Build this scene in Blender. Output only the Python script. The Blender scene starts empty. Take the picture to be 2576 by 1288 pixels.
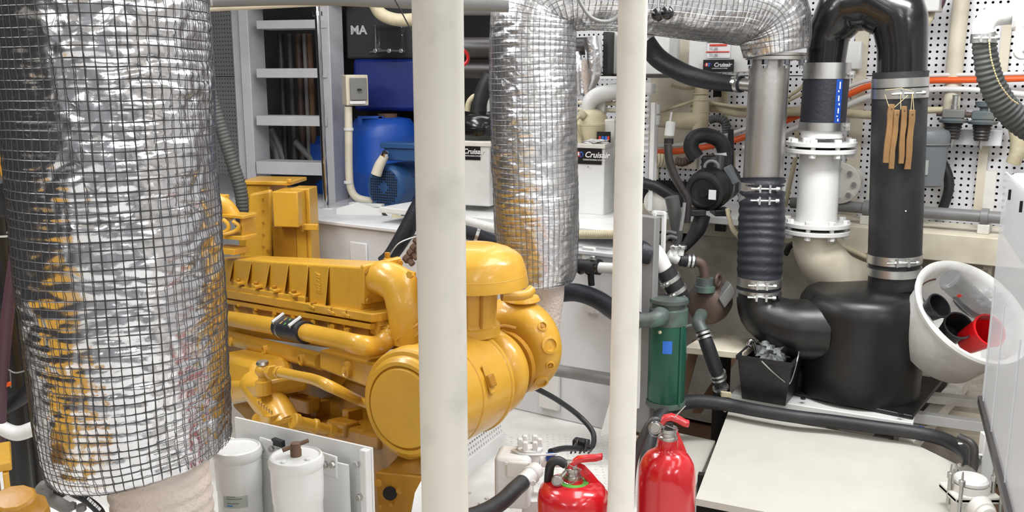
import bpy, bmesh, math, random
from mathutils import Vector as V, Matrix, noise
random.seed(7)
C = bpy.context.scene.collection
PI = math.pi
# ------------------------------------------------------------------ camera
F, PITCH, H = 2300.0, math.radians(11.0), 1.30
cp, sp = math.cos(PITCH), math.sin(PITCH)
cam = bpy.data.cameras.new('camera')
cam_o = bpy.data.objects.new('camera', cam); C.objects.link(cam_o)
cam.sensor_width = 36.0; cam.lens = 36.0*F/2576.0; cam.clip_start = .05
cam_o.location = (0, 0, H); cam_o.rotation_euler = (PI/2-PITCH, 0, 0)
bpy.context.scene.camera = cam_o
# ------------------------------------------------------------------ light
sc = bpy.context.scene
sc.view_settings.view_transform = 'Standard'; sc.view_settings.look = 'None'
sc.view_settings.gamma = 1; sc.view_settings.use_curve_mapping = False
sc.view_settings.exposure = 0.1
w = bpy.data.worlds.new('world'); sc.world = w; w.use_nodes = True
w.node_tree.nodes['Background'].inputs[0].default_value = (.75, .8, .9, 1)
w.node_tree.nodes['Background'].inputs[1].default_value = .12
def area(loc, rot, sx, sy, watts, col=(.985, .99, 1)):
    l = bpy.data.lights.new('unseen_lamp_light', 'AREA'); l.shape = 'RECTANGLE'
    l.size = sx; l.size_y = sy; l.energy = watts; l.color = col
    o = bpy.data.objects.new('unseen_lamp_light', l); C.objects.link(o)
    o.location = loc; o.rotation_euler = rot
LAMPS = [((.55, .1, 2.03), .35, 1.3, 4), ((-1.9, -1.3, 2.03), .5, 1.6, 30), ((.3, -1.3, 2.03), .5, 1.6, 28), ((2.2, -.9, 2.03), .5, 1.6, 40),
         ((-1.6, 2.0, 2.03), .35, 1.2, 30), ((.95, 1.0, 2.03), .35, 1.2, 5), ((1.8, 1.6, 2.03), .35, 1.4, 7), ((.45, 2.3, 2.03), .35, 1.2, 12),
         ((1.25, 2.45, 2.03), .9, .3, 30), ((-.75, 3.1, 2.03), .35, 1.2, 17), ((-.2, 3.95, 2.03), .9, .3, 5), ((-1.9, 3.6, 2.03), .35, 1.0, 2.5)]
for (l, sx, sy, e) in LAMPS: area(l, (0, 0, 0), sx, sy, e)  # unseen lamps; a few follow visible highlights, the others are added fill
sc.cycles.max_bounces = 8; sc.cycles.transparent_max_bounces = 16
# ------------------------------------------------------------------ pixel rays
def ray(x, y):
    a, b = (x-1288)/F, (644-y)/F
    return V((a, cp+b*sp, -sp+b*cp))
O = V((0, 0, H))
def P(x, y, Y):
    d = ray(x, y); return O+d*(Y/d.y)
def PZ(x, y, z):
    d = ray(x, y); return O+d*((z-H)/d.z)
YAW = math.radians(33)
Q0 = V((1.74, 3.6, 0)); UP = V((0, 0, 1))
def dirs(yaw):           # along the plane to the right, and its normal towards the camera
    return V((math.cos(yaw), -math.sin(yaw), 0)), V((-math.sin(yaw), -math.cos(yaw), 0))
WT, WN = dirs(YAW)
def PL(x, y, q, n):
    d = ray(x, y); return O+d*((q-O).dot(n)/d.dot(n))
def PW(x, y, o): return PL(x, y, Q0+WN*o, WN)
def rp(n, p):            # n pixels at point p, in metres
    return n*(p.y*cp-(p.z-H)*sp)/F
def pp(pts, Y=None, o=None, z=None):
    out = []
    for t in pts:
        x, y = t[0], t[1]
        if len(t) > 2: out.append(P(x, y, t[2]))
        elif Y is not None: out.append(P(x, y, Y))
        elif o is not None: out.append(PW(x, y, o))
        else: out.append(PZ(x, y, z))
    return out
# ------------------------------------------------------------------ materials
def lin(c):
    return tuple(((v/255)/12.92 if v/255 <= .04045 else ((v/255+.055)/1.055)**2.4) for v in c)+(1,)
M = {}
def mat(name, rgb, rough=.5, metal=0, bump=0, bscale=40, var=0, vscale=6, spec=.5, coat=0, dirt=None, dscale=5, damt=.5, trans=0, alpha=1, bdist=.01):
    m = bpy.data.materials.new(name); m.use_nodes = True; M[name] = m
    nt = m.node_tree; b = nt.nodes['Principled BSDF']
    b.inputs['Roughness'].default_value = rough; b.inputs['Metallic'].default_value = metal
    b.inputs['Specular IOR Level'].default_value = spec; b.inputs['Coat Weight'].default_value = coat
    b.inputs['Coat Roughness'].default_value = .08
    b.inputs['Transmission Weight'].default_value = trans; b.inputs['Alpha'].default_value = alpha
    col = lin(rgb); b.inputs['Base Color'].default_value = col
    tc = nt.nodes.new('ShaderNodeTexCoord')
    def nz(s, d=5):
        n = nt.nodes.new('ShaderNodeTexNoise'); n.inputs['Scale'].default_value = s; n.inputs['Detail'].default_value = d
        nt.links.new(tc.outputs['Object'], n.inputs['Vector']); return n
    last = None
    if var:
        n = nz(vscale); r = nt.nodes.new('ShaderNodeValToRGB')
        r.color_ramp.elements[0].position = .3; r.color_ramp.elements[1].position = .7
        r.color_ramp.elements[0].color = tuple(c*(1-var) for c in col[:3])+(1,)
        r.color_ramp.elements[1].color = tuple(min(1, c*(1+var*.5)) for c in col[:3])+(1,)
        nt.links.new(n.outputs['Fac'], r.inputs['Fac']); last = r.outputs['Color']
    if dirt:
        n = nz(dscale, 8); r = nt.nodes.new('ShaderNodeValToRGB')
        r.color_ramp.elements[0].position = .5; r.color_ramp.elements[1].position = .75
        r.color_ramp.elements[0].color = (0, 0, 0, 1); r.color_ramp.elements[1].color = (damt,)*3+(1,)
        nt.links.new(n.outputs['Fac'], r.inputs['Fac'])
        mx = nt.nodes.new('ShaderNodeMix'); mx.data_type = 'RGBA'
        nt.links.new(r.outputs['Color'], mx.inputs[0])
        if last: nt.links.new(last, mx.inputs[6])
        else: mx.inputs[6].default_value = col
        mx.inputs[7].default_value = lin(dirt); last = mx.outputs[2]
    if last: nt.links.new(last, b.inputs['Base Color'])
    if bump:
        n = nz(bscale); bp = nt.nodes.new('ShaderNodeBump'); bp.inputs['Strength'].default_value = bump
        bp.inputs['Distance'].default_value = bdist
        nt.links.new(n.outputs['Fac'], bp.inputs['Height']); nt.links.new(bp.outputs['Normal'], b.inputs['Normal'])
    return m
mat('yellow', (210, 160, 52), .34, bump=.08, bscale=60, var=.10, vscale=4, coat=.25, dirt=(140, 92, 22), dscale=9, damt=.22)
mat('yellow_dark', (176, 124, 30), .42, bump=.15, bscale=30, var=.25, vscale=5, dirt=(64, 42, 14), dscale=6, damt=.75)  # darker, more mottled yellow
mat('pole_paint', (216, 211, 201), .38, bump=.05, bscale=25, var=.05, vscale=5, dirt=(150, 145, 140), dscale=11, damt=.35)
mat('pole_paint_lit', (238, 233, 224), .36, bump=.05, bscale=25, var=.04, vscale=5, dirt=(170, 165, 158), dscale=11, damt=.25)  # lighter copy of the pole paint; brighter light on the thin pole put into colour
mat('white', (222, 222, 220), .42, bump=.04, bscale=30, var=.05, vscale=4, dirt=(150, 145, 135), dscale=9, damt=.25)
mat('white_gloss', (216, 216, 214), .25, coat=.2, dirt=(180, 175, 165), dscale=8, damt=.2)
mat('white_dirty', (218, 215, 208), .5, bump=.08, bscale=40, var=.1, vscale=6, dirt=(120, 110, 95), dscale=8, damt=.5)
mat('bench_grey', (216, 217, 219), .5, bump=.05, bscale=30, var=.06, vscale=3, dirt=(130, 130, 130), dscale=4, damt=.3)
mat('ladder_grey', (200, 200, 204), .5, bump=.03, bscale=30, var=.05, dirt=(140, 140, 140), dscale=7, damt=.3)
mat('hatch', (192, 190, 181), .5, bump=.10, bscale=160, var=.03, vscale=14, dirt=(170, 165, 150), dscale=6, damt=.25)
mat('deck', (222, 222, 218), .5, bump=.12, bscale=60, var=.05, vscale=5, dirt=(150, 146, 138), dscale=5, damt=.4)
mat('beige', (216, 208, 188), .5, bump=.05, bscale=30, var=.06, dirt=(140, 128, 100), dscale=8, damt=.35)
mat('cream', (196, 186, 156), .55, bump=.25, bscale=50, var=.12, vscale=8, dirt=(120, 105, 75), dscale=12, damt=.5)
mat('cream_dome', (214, 204, 172), .4, var=.08, vscale=5, dirt=(176, 140, 80), dscale=6, damt=.5)
mat('hull', (206, 199, 186), .75, bump=.5, bscale=35, var=.15, vscale=4, dirt=(95, 82, 66), dscale=3, damt=.6)
mat('brown_wood', (120, 90, 66), .7, bump=.3, bscale=20, var=.25, vscale=3)
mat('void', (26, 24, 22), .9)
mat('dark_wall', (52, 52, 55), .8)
mat('rear_paint', (128, 130, 132), .6, var=.35, vscale=2)
mat('clear_bottle', (110, 114, 116), .08, spec=.8)
mat('ceiling', (232, 231, 227), .8, var=.05)
mat('foil_peg', (236, 236, 240), .42, metal=.2, bump=.12, bscale=20, var=.08, vscale=3, dirt=(170, 170, 175), dscale=3, damt=.4)
mat('steel', (206, 206, 204), .36, metal=1, bump=.02, bscale=40, var=.06)
mat('brushed', (186, 184, 180), .38, metal=1, bump=.06, bscale=60, var=.14, vscale=6, dirt=(120, 112, 100), dscale=7, damt=.45)
mat('chrome', (205, 205, 208), .1, metal=1)
mat('wire', (100, 100, 102), .42, metal=.85)
mat('wire_light', (128, 128, 130), .38, metal=.9)
mat('rubber', (34, 35, 38), .5, bump=.12, bscale=50, var=.15, dirt=(90, 88, 86), dscale=9, damt=.2)
mat('rubber_navy', (31, 34, 42), .5, bump=.2, bscale=90, var=.15)
mat('black_gloss', (20, 20, 21), .22, bump=.12, bscale=9, coat=.4, var=.2)
mat('black_semi', (20, 21, 22), .36, bump=.12, bscale=14, var=.2, dirt=(70, 68, 64), dscale=8, damt=.25)
mat('black_plastic', (30, 31, 33), .38, bump=.03, dirt=(90, 90, 90), dscale=20, damt=.2)
mat('grey_hose', (74, 76, 74), .55, var=.12)
mat('grey_pvc', (128, 128, 127), .42, var=.08, dirt=(80, 80, 80), dscale=8, damt=.3)
mat('grey_barrel', (112, 117, 121), .45, var=.06)
mat('dark_pipe', (50, 47, 46), .4, var=.2, dirt=(90, 85, 80), dscale=7, damt=.3)
mat('purple_hose', (82, 56, 66), .45, var=.15)
mat('red', (200, 26, 34), .2, coat=.5, var=.05, dirt=(150, 40, 60), dscale=6, damt=.3)
mat('red_plastic', (206, 22, 28), .32, var=.05)
mat('green_ring', (96, 176, 72), .45)
mat('green_paint', (28, 88, 70), .35, bump=.05, var=.2, vscale=7, dirt=(20, 50, 44), dscale=6, damt=.5)
mat('bronze', (88, 96, 92), .5, metal=.3, bump=.25, bscale=40, var=.2, dirt=(98, 150, 132), dscale=14, damt=.6)
mat('rust_bronze', (92, 74, 66), .55, metal=.2, bump=.3, bscale=30, var=.25, dirt=(60, 90, 80), dscale=10, damt=.3)
mat('blue_barrel', (24, 80, 176), .42, var=.1)
mat('blue_tank', (10, 34, 112), .45, var=.12)
mat('blue_motor', (44, 82, 132), .4, bump=.1, var=.1, dirt=(40, 60, 90), dscale=10, damt=.3)
mat('blue_grey', (92, 102, 106), .45, var=.2, dirt=(140, 132, 110), dscale=14, damt=.5)
mat('orange', (226, 92, 32), .4)
mat('wood', (138, 104, 64), .5, bump=.15, bscale=30, var=.35, vscale=9)
mat('string', (190, 176, 130), .8)
mat('cloth', (214, 200, 190), .85, bump=.7, bscale=90, var=.1, vscale=12)
mat('label_black', (14, 14, 16), .4)
mat('label_white', (232, 232, 232), .4)
mat('label_red', (212, 60, 48), .4)
mat('label_blue', (44, 110, 206), .4)
mat('label_paper', (168, 176, 168), .45, var=.1, vscale=20)
mat('stripe_blue', (24, 66, 150), .4, var=.15, vscale=40)
mat('grey_face', (118, 118, 116), .4)
mat('tub', (226, 226, 222), .45, bump=.05, var=.06, dirt=(140, 136, 128), dscale=12, damt=.45)
mat('rust', (104, 78, 60), .7, var=.3, vscale=20)
mat('glass_clear', (235, 240, 240), .06, trans=1, spec=.5)
# crinkled foil: metallic with voronoi and noise relief
def foil_mat(name, rgb, rough, s, tint=None):
    m = mat(name, rgb, rough, metal=1)
    nt = m.node_tree; b = nt.nodes['Principled BSDF']
    tc = nt.nodes.new('ShaderNodeTexCoord')
    n0 = nt.nodes.new('ShaderNodeTexNoise'); n0.inputs['Scale'].default_value = s*.35; n0.inputs['Detail'].default_value = 3
    nt.links.new(tc.outputs['Object'], n0.inputs['Vector'])
    va = nt.nodes.new('ShaderNodeVectorMath'); va.operation = 'MULTIPLY_ADD'
    va.inputs[1].default_value = (.25, .25, .25)
    nt.links.new(n0.outputs['Color'], va.inputs[0]); nt.links.new(tc.outputs['Object'], va.inputs[2])
    vo = nt.nodes.new('ShaderNodeTexVoronoi'); vo.inputs['Scale'].default_value = s; vo.feature = 'F1'
    nt.links.new(va.outputs[0], vo.inputs['Vector'])
    n1 = nt.nodes.new('ShaderNodeTexNoise'); n1.inputs['Scale'].default_value = s*2; n1.inputs['Detail'].default_value = 6
    n1.noise_dimensions = '3D'
    nt.links.new(va.outputs[0], n1.inputs['Vector'])
    ad = nt.nodes.new('ShaderNodeMath'); ad.operation = 'MULTIPLY_ADD'; ad.inputs[1].default_value = .6
    nt.links.new(n1.outputs['Fac'], ad.inputs[0]); nt.links.new(vo.outputs['Distance'], ad.inputs[2])
    bp = nt.nodes.new('ShaderNodeBump'); bp.inputs['Strength'].default_value = .42; bp.inputs['Distance'].default_value = .005
    nt.links.new(ad.outputs[0], bp.inputs['Height']); nt.links.new(bp.outputs['Normal'], b.inputs['Normal'])
    return m
foil_mat('foil', (228, 228, 232), .19, 17)
foil_mat('foil_far', (240, 240, 242), .28, 24)
# translucent frosted sheet
m = mat('frosted', (225, 228, 232), .4); nt = m.node_tree; b = nt.nodes['Principled BSDF']
tr = nt.nodes.new('ShaderNodeBsdfTransparent'); mx = nt.nodes.new('ShaderNodeMixShader'); mx.inputs[0].default_value = .5
nt.links.new(tr.outputs[0], mx.inputs[1]); nt.links.new(b.outputs[0], mx.inputs[2])
nt.links.new(mx.outputs[0], nt.nodes['Material Output'].inputs['Surface'])
for nm in ('clear_film', 'clear_bottle'):
  m = M[nm] if nm in M else mat('clear_film', (215, 220, 222), .12, spec=.7); nt = m.node_tree; b = nt.nodes['Principled BSDF']
  tr = nt.nodes.new('ShaderNodeBsdfTransparent'); mx = nt.nodes.new('ShaderNodeMixShader'); mx.inputs[0].default_value = .30 if nm == 'clear_film' else .42
  nt.links.new(tr.outputs[0], mx.inputs[1]); nt.links.new(b.outputs[0], mx.inputs[2])
  nt.links.new(mx.outputs[0], nt.nodes['Material Output'].inputs['Surface'])
# ------------------------------------------------------------------ geometry helpers
WL = {}
def wloc(o): return WL.get(o.name, V((0, 0, 0))) if o else V((0, 0, 0))
def frame(ax):
    ax = ax.normalized(); r = V((0, 0, 1)) if abs(ax.z) < .9 else V((1, 0, 0))
    u = r.cross(ax).normalized(); return u, ax.cross(u).normalized(), ax
def catmull(pts, rs, n):
    out, ro = [], []
    L = len(pts)
    for i in range(L-1):
        p0 = pts[max(i-1, 0)]; p1 = pts[i]; p2 = pts[i+1]; p3 = pts[min(i+2, L-1)]
        if i == 0: p0 = p1*2-p2
        if i+2 > L-1: p3 = p2*2-p1
        for k in range(n):
            t = k/n; t2 = t*t; t3 = t2*t
            out.append(.5*((2*p1)+(p2-p0)*t+(2*p0-5*p1+4*p2-p3)*t2+(3*p1-p0-3*p2+p3)*t3))
            ro.append(rs[i]*(1-t)+rs[i+1]*t)
    out.append(pts[-1].copy()); ro.append(rs[-1]); return out, ro
def resample(pts, rs, step):
    d = [0]
    for i in range(1, len(pts)): d.append(d[-1]+(pts[i]-pts[i-1]).length)
    n = max(2, int(d[-1]/step)); out, ro, so = [], [], []; j = 0
    for k in range(n+1):
        s = d[-1]*k/n
        while j < len(d)-2 and d[j+1] < s: j += 1
        t = (s-d[j])/max(1e-9, d[j+1]-d[j]); t = min(max(t, 0), 1)
        out.append(pts[j].lerp(pts[j+1], t)); ro.append(rs[j]*(1-t)+rs[j+1]*t); so.append(s)
    return out, ro, so
def frames(path):
    fr = []; u = None
    for i, p in enumerate(path):
        a = path[min(i+1, len(path)-1)]-path[max(i-1, 0)]
        a = a.normalized() if a.length > 1e-9 else V((0, 0, 1))
        if u is None: u, v, _ = frame(a)
        u = (u-a*u.dot(a)).normalized(); v = a.cross(u); fr.append((u, v, a))
    return fr
class MB:
    def __init__(s): s.v = []; s.f = []
    def add(s, vs, fs):
        k = len(s.v); s.v += [V(x) for x in vs]; s.f += [tuple(i+k for i in f) for f in fs]; return s
    def hexa(s, q):      # bottom 4 (ccw) then top 4
        return s.add(q, [(3, 2, 1, 0), (4, 5, 6, 7), (0, 1, 5, 4), (1, 2, 6, 5), (2, 3, 7, 6), (3, 0, 4, 7)])
    def obox(s, c, ux, uy, uz):   # centre and half vectors
        c = V(c); return s.hexa([c-ux-uy-uz, c+ux-uy-uz, c+ux+uy-uz, c-ux+uy-uz, c-ux-uy+uz, c+ux-uy+uz, c+ux+uy+uz, c-ux+uy+uz])
    def box(s, c, d, yaw=0):
        t, n = dirs(yaw); return s.obox(c, t*d[0]/2, -n*d[1]/2, UP*d[2]/2)
    def pbox(s, x0, y0, x1, y1, Y, yaw, depth):   # front face seen at the pixel rectangle, extruded away
        t, n = dirs(math.radians(yaw)); q = P((x0+x1)/2, (y0+y1)/2, Y)
        a = PL(x0, y1, q, n); b_ = PL(x1, y1, q, n); c = PL(x0, y0, q, n)
        wd = (b_-a).dot(t); hz = PL((x0+x1)/2, y0, q, n).z-PL((x0+x1)/2, y1, q, n).z
        ctr = q.copy(); ctr.z = PL((x0+x1)/2, y1, q, n).z+hz/2
        ctr += t*((a+b_)/2-ctr).dot(t)
        return s.obox(ctr-n*depth/2, t*wd/2, -n*depth/2, UP*hz/2)
    def prism(s, poly, ext):
        n = len(poly); poly = [V(p) for p in poly]
        return s.add(poly+[p+ext for p in poly], [tuple(range(n))[::-1], tuple(range(n, 2*n))]+[(i, (i+1) % n, n+(i+1) % n, n+i) for i in range(n)])
    def tube(s, pts, r, seg=14, n=8, cap=True, corr=None, step=None):
        pts = [V(p) for p in pts]; rs = [r]*len(pts) if not isinstance(r, (list, tuple)) else list(r)
        if n and len(pts) > 2: pts, rs = catmull(pts, rs, n)
        if corr:
            pts, rs, so = resample(pts, rs, corr[0]/6)
            rs = [q*(1+corr[1]*math.sin(2*PI*t/corr[0])) for q, t in zip(rs, so)]
        elif step: pts, rs, so = resample(pts, rs, step)
        fr = frames(pts); k = len(s.v)
        for p, q, (u, v, a) in zip(pts, rs, fr):
            for j in range(seg):
                t = 2*PI*j/seg; s.v.append(p+(u*math.cos(t)+v*math.sin(t))*q)
        for i in range(len(pts)-1):
            for j in range(seg):
                a = k+i*seg+j; b_ = k+i*seg+(j+1) % seg
                s.f.append((a, b_, b_+seg, a+seg))
        if cap:
            s.f.append(tuple(range(k, k+seg))[::-1]); e = k+(len(pts)-1)*seg; s.f.append(tuple(range(e, e+seg)))
        return s
    def lathe(s, prof, org, ax=UP, seg=32, sx=1, sy=1, uv=None):
        u, v, a = frame(V(ax)); org = V(org)
        if uv: u, v = uv
        k = len(s.v); m_ = len(prof)
        for (r, h) in prof:
            for j in range(seg):
                t = 2*PI*j/seg; s.v.append(org+a*h+u*(r*math.cos(t)*sx)+v*(r*math.sin(t)*sy))
        for i in range(m_-1):
            for j in range(seg):
                p = k+i*seg+j; q = k+i*seg+(j+1) % seg; s.f.append((p, q, q+seg, p+seg))
        if prof[0][0] > 1e-6: s.f.append(tuple(range(k, k+seg))[::-1])
        if prof[-1][0] > 1e-6: e = k+(m_-1)*seg; s.f.append(tuple(range(e, e+seg)))
        return s
    def ball(s, c, r, seg=16):
        return s.lathe([(max(1e-7, r*math.sin(PI*i/10)), -r*math.cos(PI*i/10)) for i in range(11)], c, UP, seg)
    def torus(s, c, ax, R, r, seg=32, k=10, a0=0, a1=2*PI):
        u, v, a = frame(V(ax)); full = abs(a1-a0-2*PI) < 1e-6; c = V(c)
        b0 = len(s.v); n = seg if full else seg+1
        for i in range(n):
            t = a0+(a1-a0)*i/seg; d = u*math.cos(t)+v*math.sin(t)
            for j in range(k):
                q = 2*PI*j/k; s.v.append(c+d*(R+r*math.cos(q))+a*(r*math.sin(q)))
        for i in range(seg):
            for j in range(k):
                i2 = (i+1) % n
                s.f.append((b0+i*k+j, b0+i2*k+j, b0+i2*k+(j+1) % k, b0+i*k+(j+1) % k))
        return s
    def hexbolt(s, c, ax, r, h):
        s.lathe([(r, 0), (r, h*.85), (r*.85, h)], c, ax, 6); return s
    def build(s, name, m_, parent=None, bevel=0, ang=38, recalc=True, bseg=2):
        me = bpy.data.meshes.new(name)
        lo = V((min(v.x for v in s.v), min(v.y for v in s.v), min(v.z for v in s.v)))
        hi = V((max(v.x for v in s.v), max(v.y for v in s.v), max(v.z for v in s.v)))
        c = (lo+hi)/2; c.z = lo.z
        me.from_pydata([v-c for v in s.v], [], s.f)
        if recalc and len(s.f) < 15000:
            bm = bmesh.new(); bm.from_mesh(me); bmesh.ops.remove_doubles(bm, verts=bm.verts, dist=1e-6)
            bmesh.ops.recalc_face_normals(bm, faces=bm.faces); bm.to_mesh(me); bm.free()
        me.polygons.foreach_set('use_smooth', [True]*len(me.polygons))
        me.set_sharp_from_angle(angle=math.radians(ang))
        me.materials.append(M[m_])
        o = bpy.data.objects.new(name, me); C.objects.link(o)
        o.location = c-wloc(parent); o.parent = parent
        WL[o.name] = c.copy()
        if bevel:
            b_ = o.modifiers.new('bevel', 'BEVEL'); b_.width = bevel; b_.segments = bseg; b_.limit_method = 'ANGLE'; b_.angle_limit = math.radians(40)
        return o
def tag(o, label, cat, group=None, kind=None):
    o['label'] = label; o['category'] = cat
    if group: o['group'] = group
    if kind: o['kind'] = kind
    return o
def T(name, label, cat, loc, group=None):
    o = bpy.data.objects.new(name, None); C.objects.link(o); o.location = loc; o.empty_display_size = .05
    WL[o.name] = V(loc); return tag(o, label, cat, group)
def S(mb, name, m_, label, cat, group=None, **k): return tag(mb.build(name, m_, **k), label, cat, group)
def struct(mb, name, m_, parent=None, **k):
    o = mb.build(name, m_, parent, **k)
    if not parent: o['kind'] = 'structure'
    return o
def inst(src, name, parent, world, rot=None):
    o = src.copy(); o.name = name; C.objects.link(o); o.parent = parent; o.location = V(world)-wloc(parent)
    if rot is not None: o.rotation_mode = 'QUATERNION'; o.rotation_quaternion = rot
    WL[o.name] = V(world); return o
PROTO = {}
def bolt_mesh(r, h, m_):
    key = (round(r, 4), round(h, 4), m_)
    if key not in PROTO:
        b_ = MB().hexbolt((0, 0, 0), UP, r, h); me = bpy.data.meshes.new('bolt'); me.from_pydata([tuple(v) for v in b_.v], [], b_.f)
        me.materials.append(M[m_]); PROTO[key] = me
    return PROTO[key]
def bolt(parent, c, ax, r, h, m_, name='bolt'):
    o = bpy.data.objects.new(name, bolt_mesh(r, h, m_)); C.objects.link(o); o.parent = parent; o.location = V(c)-wloc(parent)
    o.rotation_mode = 'QUATERNION'; o.rotation_quaternion = V((0, 0, 1)).rotation_difference(V(ax).normalized()); WL[o.name] = V(c); return o
def bolt_ring(parent, c, ax, R, n, r, h, m_, ph=0, name='bolt'):
    u, v, a = frame(V(ax))
    for i in range(n):
        t = ph+2*PI*i/n; bolt(parent, V(c)+(u*math.cos(t)+v*math.sin(t))*R, a, r, h, m_, name)
def clamp(parent, c, ax, r, wd, side, m_='steel', screw=True, name='hose_clamp', sl=.055):
    c = V(c); a = V(ax).normalized()
    o = MB().lathe([(r, -wd/2), (r+.0022, -wd/2), (r+.0022, wd/2), (r, wd/2)], c, a, 40).build(name, m_, parent)
    if screw:
        d = V(side); d = (d-a*d.dot(a)).normalized(); t = a.cross(d).normalized(); q = c+d*(r+.007)
        b_ = MB()
        for k in (-1, 1): b_.obox(q+t*k*sl*.22, t*.0035, d*.009, a*wd*.45)
        b_.tube([q-t*sl*.62, q+t*sl*.55], .0035, 8, 0); b_.hexbolt(q+t*sl*.5, t, .0075, .012)
        b_.hexbolt(q-t*sl*.22, -t, .007, .008)
        b_.build('clamp_screw', m_, o)
    return o
def text(s, name, m_, parent, org, xa, n, size, italic=0, bold=0, align='LEFT', ext=.0004):
    cu = bpy.data.curves.new('t', 'FONT'); cu.body = s; cu.size = size; cu.shear = italic; cu.offset = bold; cu.extrude = ext; cu.align_x = align; cu.align_y = 'CENTER'
    cu.resolution_u = 3
    to = bpy.data.objects.new('t', cu); C.objects.link(to)
    dg = bpy.context.evaluated_depsgraph_get(); me0 = bpy.data.meshes.new_from_object(to.evaluated_get(dg))
    xa = V(xa).normalized(); n = V(n).normalized(); ya = n.cross(xa); org = V(org)
    b_ = MB(); b_.add([org+xa*v.co.x+ya*v.co.y+n*v.co.z for v in me0.vertices], [tuple(p.vertices) for p in me0.polygons])
    bpy.data.objects.remove(to); bpy.data.meshes.remove(me0)
    return b_.build(name, m_, parent, recalc=False)
def vpipe(x, y0, y1, Y):   # ends of a vertical line through pixel (x, mean y) at distance Y
    q = P(x, (y0+y1)/2, Y); a = V((q.x, Y, 0)); b_ = a.copy()
    def zz(y): d = ray(x, y); return H+d.z*(Y/d.y)
    a.z = zz(y1); b_.z = zz(y0); return a, b_
# wrinkled foil sleeve with a wire net round it
def foil_sleeve(parent, pts, rs, seg, step, mfoil, mwire, net=.019, wr=.001, seed=0, amp=1.0, closed=True, smooth=10, flare=0):
    pts, rs = catmull([V(p) for p in pts], list(rs), smooth); pts, rs, so = resample(pts, rs, step)
    fr = frames(pts); L = so[-1]; off = V((seed*3.1, seed*1.7, seed))
    nv = max(8, int(round(2*PI*max(rs)/net))); nr = int(L/net)
    def surf(i, t):
        u, v, a = fr[i]; d = u*math.cos(t)+v*math.sin(t); p = pts[i]+d*rs[i]; q = p+off
        big = noise.noise(q*4)*.010+noise.noise(q*11)*.005
        rid = (abs(noise.noise(V((q.x*16, q.y*16, q.z*38))))-.25)*.006
        cre = -max(0, .14-abs(noise.noise(q*9+V((3, 1, 7)))))*.016
        mk = max(0, min(1, .5+1.6*noise.noise(q*5+V((9, 2, 4))))); quilt = abs(math.sin(PI*so[i]/net))*.0024*mk+abs(math.sin(t*nv/2))*.0012*mk
        return p, d, (big+rid+cre)*amp+quilt
    b_ = MB(); n = len(pts)
    for i in range(n):
        for j in range(seg):
            p, d, h = surf(i, 2*PI*j/seg); b_.v.append(p+d*h)
    for i in range(n-1):
        for j in range(seg):
            b_.f.append((i*seg+j, i*seg+(j+1) % seg, (i+1)*seg+(j+1) % seg, (i+1)*seg+j))
    if closed:
        b_.f.append(tuple(range(seg))[::-1]); b_.f.append(tuple(range((n-1)*seg, n*seg)))
    fo = b_.build('foil_wrap', mfoil, parent, ang=180, recalc=False)
    wv, wf = [], []
    def strand(line, dirs_, cl):
        k = len(wv); m_ = len(line)
        for q in range(m_):
            d = dirs_[q]; nx = line[(q+1) % m_] if (cl or q < m_-1) else line[q]; pv = line[q-1] if (cl or q) else line[q]
            a = (nx-pv).normalized(); c = a.cross(d).normalized()
            for (x, y) in ((1, 0), (0, 1), (-1, 0), (0, -1)): wv.append(line[q]+d*wr*x+c*wr*y)
        for q in range(m_ if cl else m_-1):
            q2 = (q+1) % m_
            for e in range(4): wf.append((k+q*4+e, k+q*4+(e+1) % 4, k+q2*4+(e+1) % 4, k+q2*4+e))
    def net_pt(i, t):
        p, d, h = surf(i, t)
        u, v, a = fr[i]; jit = noise.noise((p+off)*6)*.006
        return p+d*(max(h, -.002)*.7+.0035)+a*jit, d
    for k in range(nr+1):
        i = min(n-1, int(round(k*net/L*(n-1)))); ln = [net_pt(i, 2*PI*j/nv) for j in range(nv)]
        strand([x[0] for x in ln], [x[1] for x in ln], True)
    sk = max(1, int(.014/step))
    for j in range(nv):
        ix = list(range(0, n, sk)); ln = [net_pt(i, 2*PI*j/nv) for i in ix]
        strand([x[0] for x in ln], [x[1] for x in ln], False)
    w_ = MB(); w_.v = wv; w_.f = wf; wo = w_.build('wire_net', mwire, parent, recalc=False); wo['kind'] = 'stuff'
    return fo, wo
def pegpanel(parent, org, t, up, n, nu, nv, pitch, hr, m_='foil_peg', thick=.0015):
    b_ = MB(); ang = [PI/4+i*PI/4 for i in range(8)]
    k = 0; vs, fs = [], []
    for i in range(nu):
        for j in range(nv):
            c = org+t*(pitch*(i+.5))+up*(pitch*(j+.5)); h = pitch/2
            ot = [(h, h), (0, h), (-h, h), (-h, 0), (-h, -h), (0, -h), (h, -h), (h, 0)]
            for (x, y) in ot: vs.append(c+t*x+up*y)
            for a in ang: vs.append(c+t*hr*math.cos(a)+up*hr*math.sin(a))
            for a in ang: vs.append(c+t*hr*math.cos(a)+up*hr*math.sin(a)-n*.004)
            for q in range(8):
                q2 = (q+1) % 8; fs.append((k+q, k+q2, k+8+q2, k+8+q)); fs.append((k+8+q, k+8+q2, k+16+q2, k+16+q))
            k += 24
    b_.v = vs; b_.f = fs
    o = b_.build('perforated_panel', m_, parent, recalc=False, ang=20)
    return o
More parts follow.
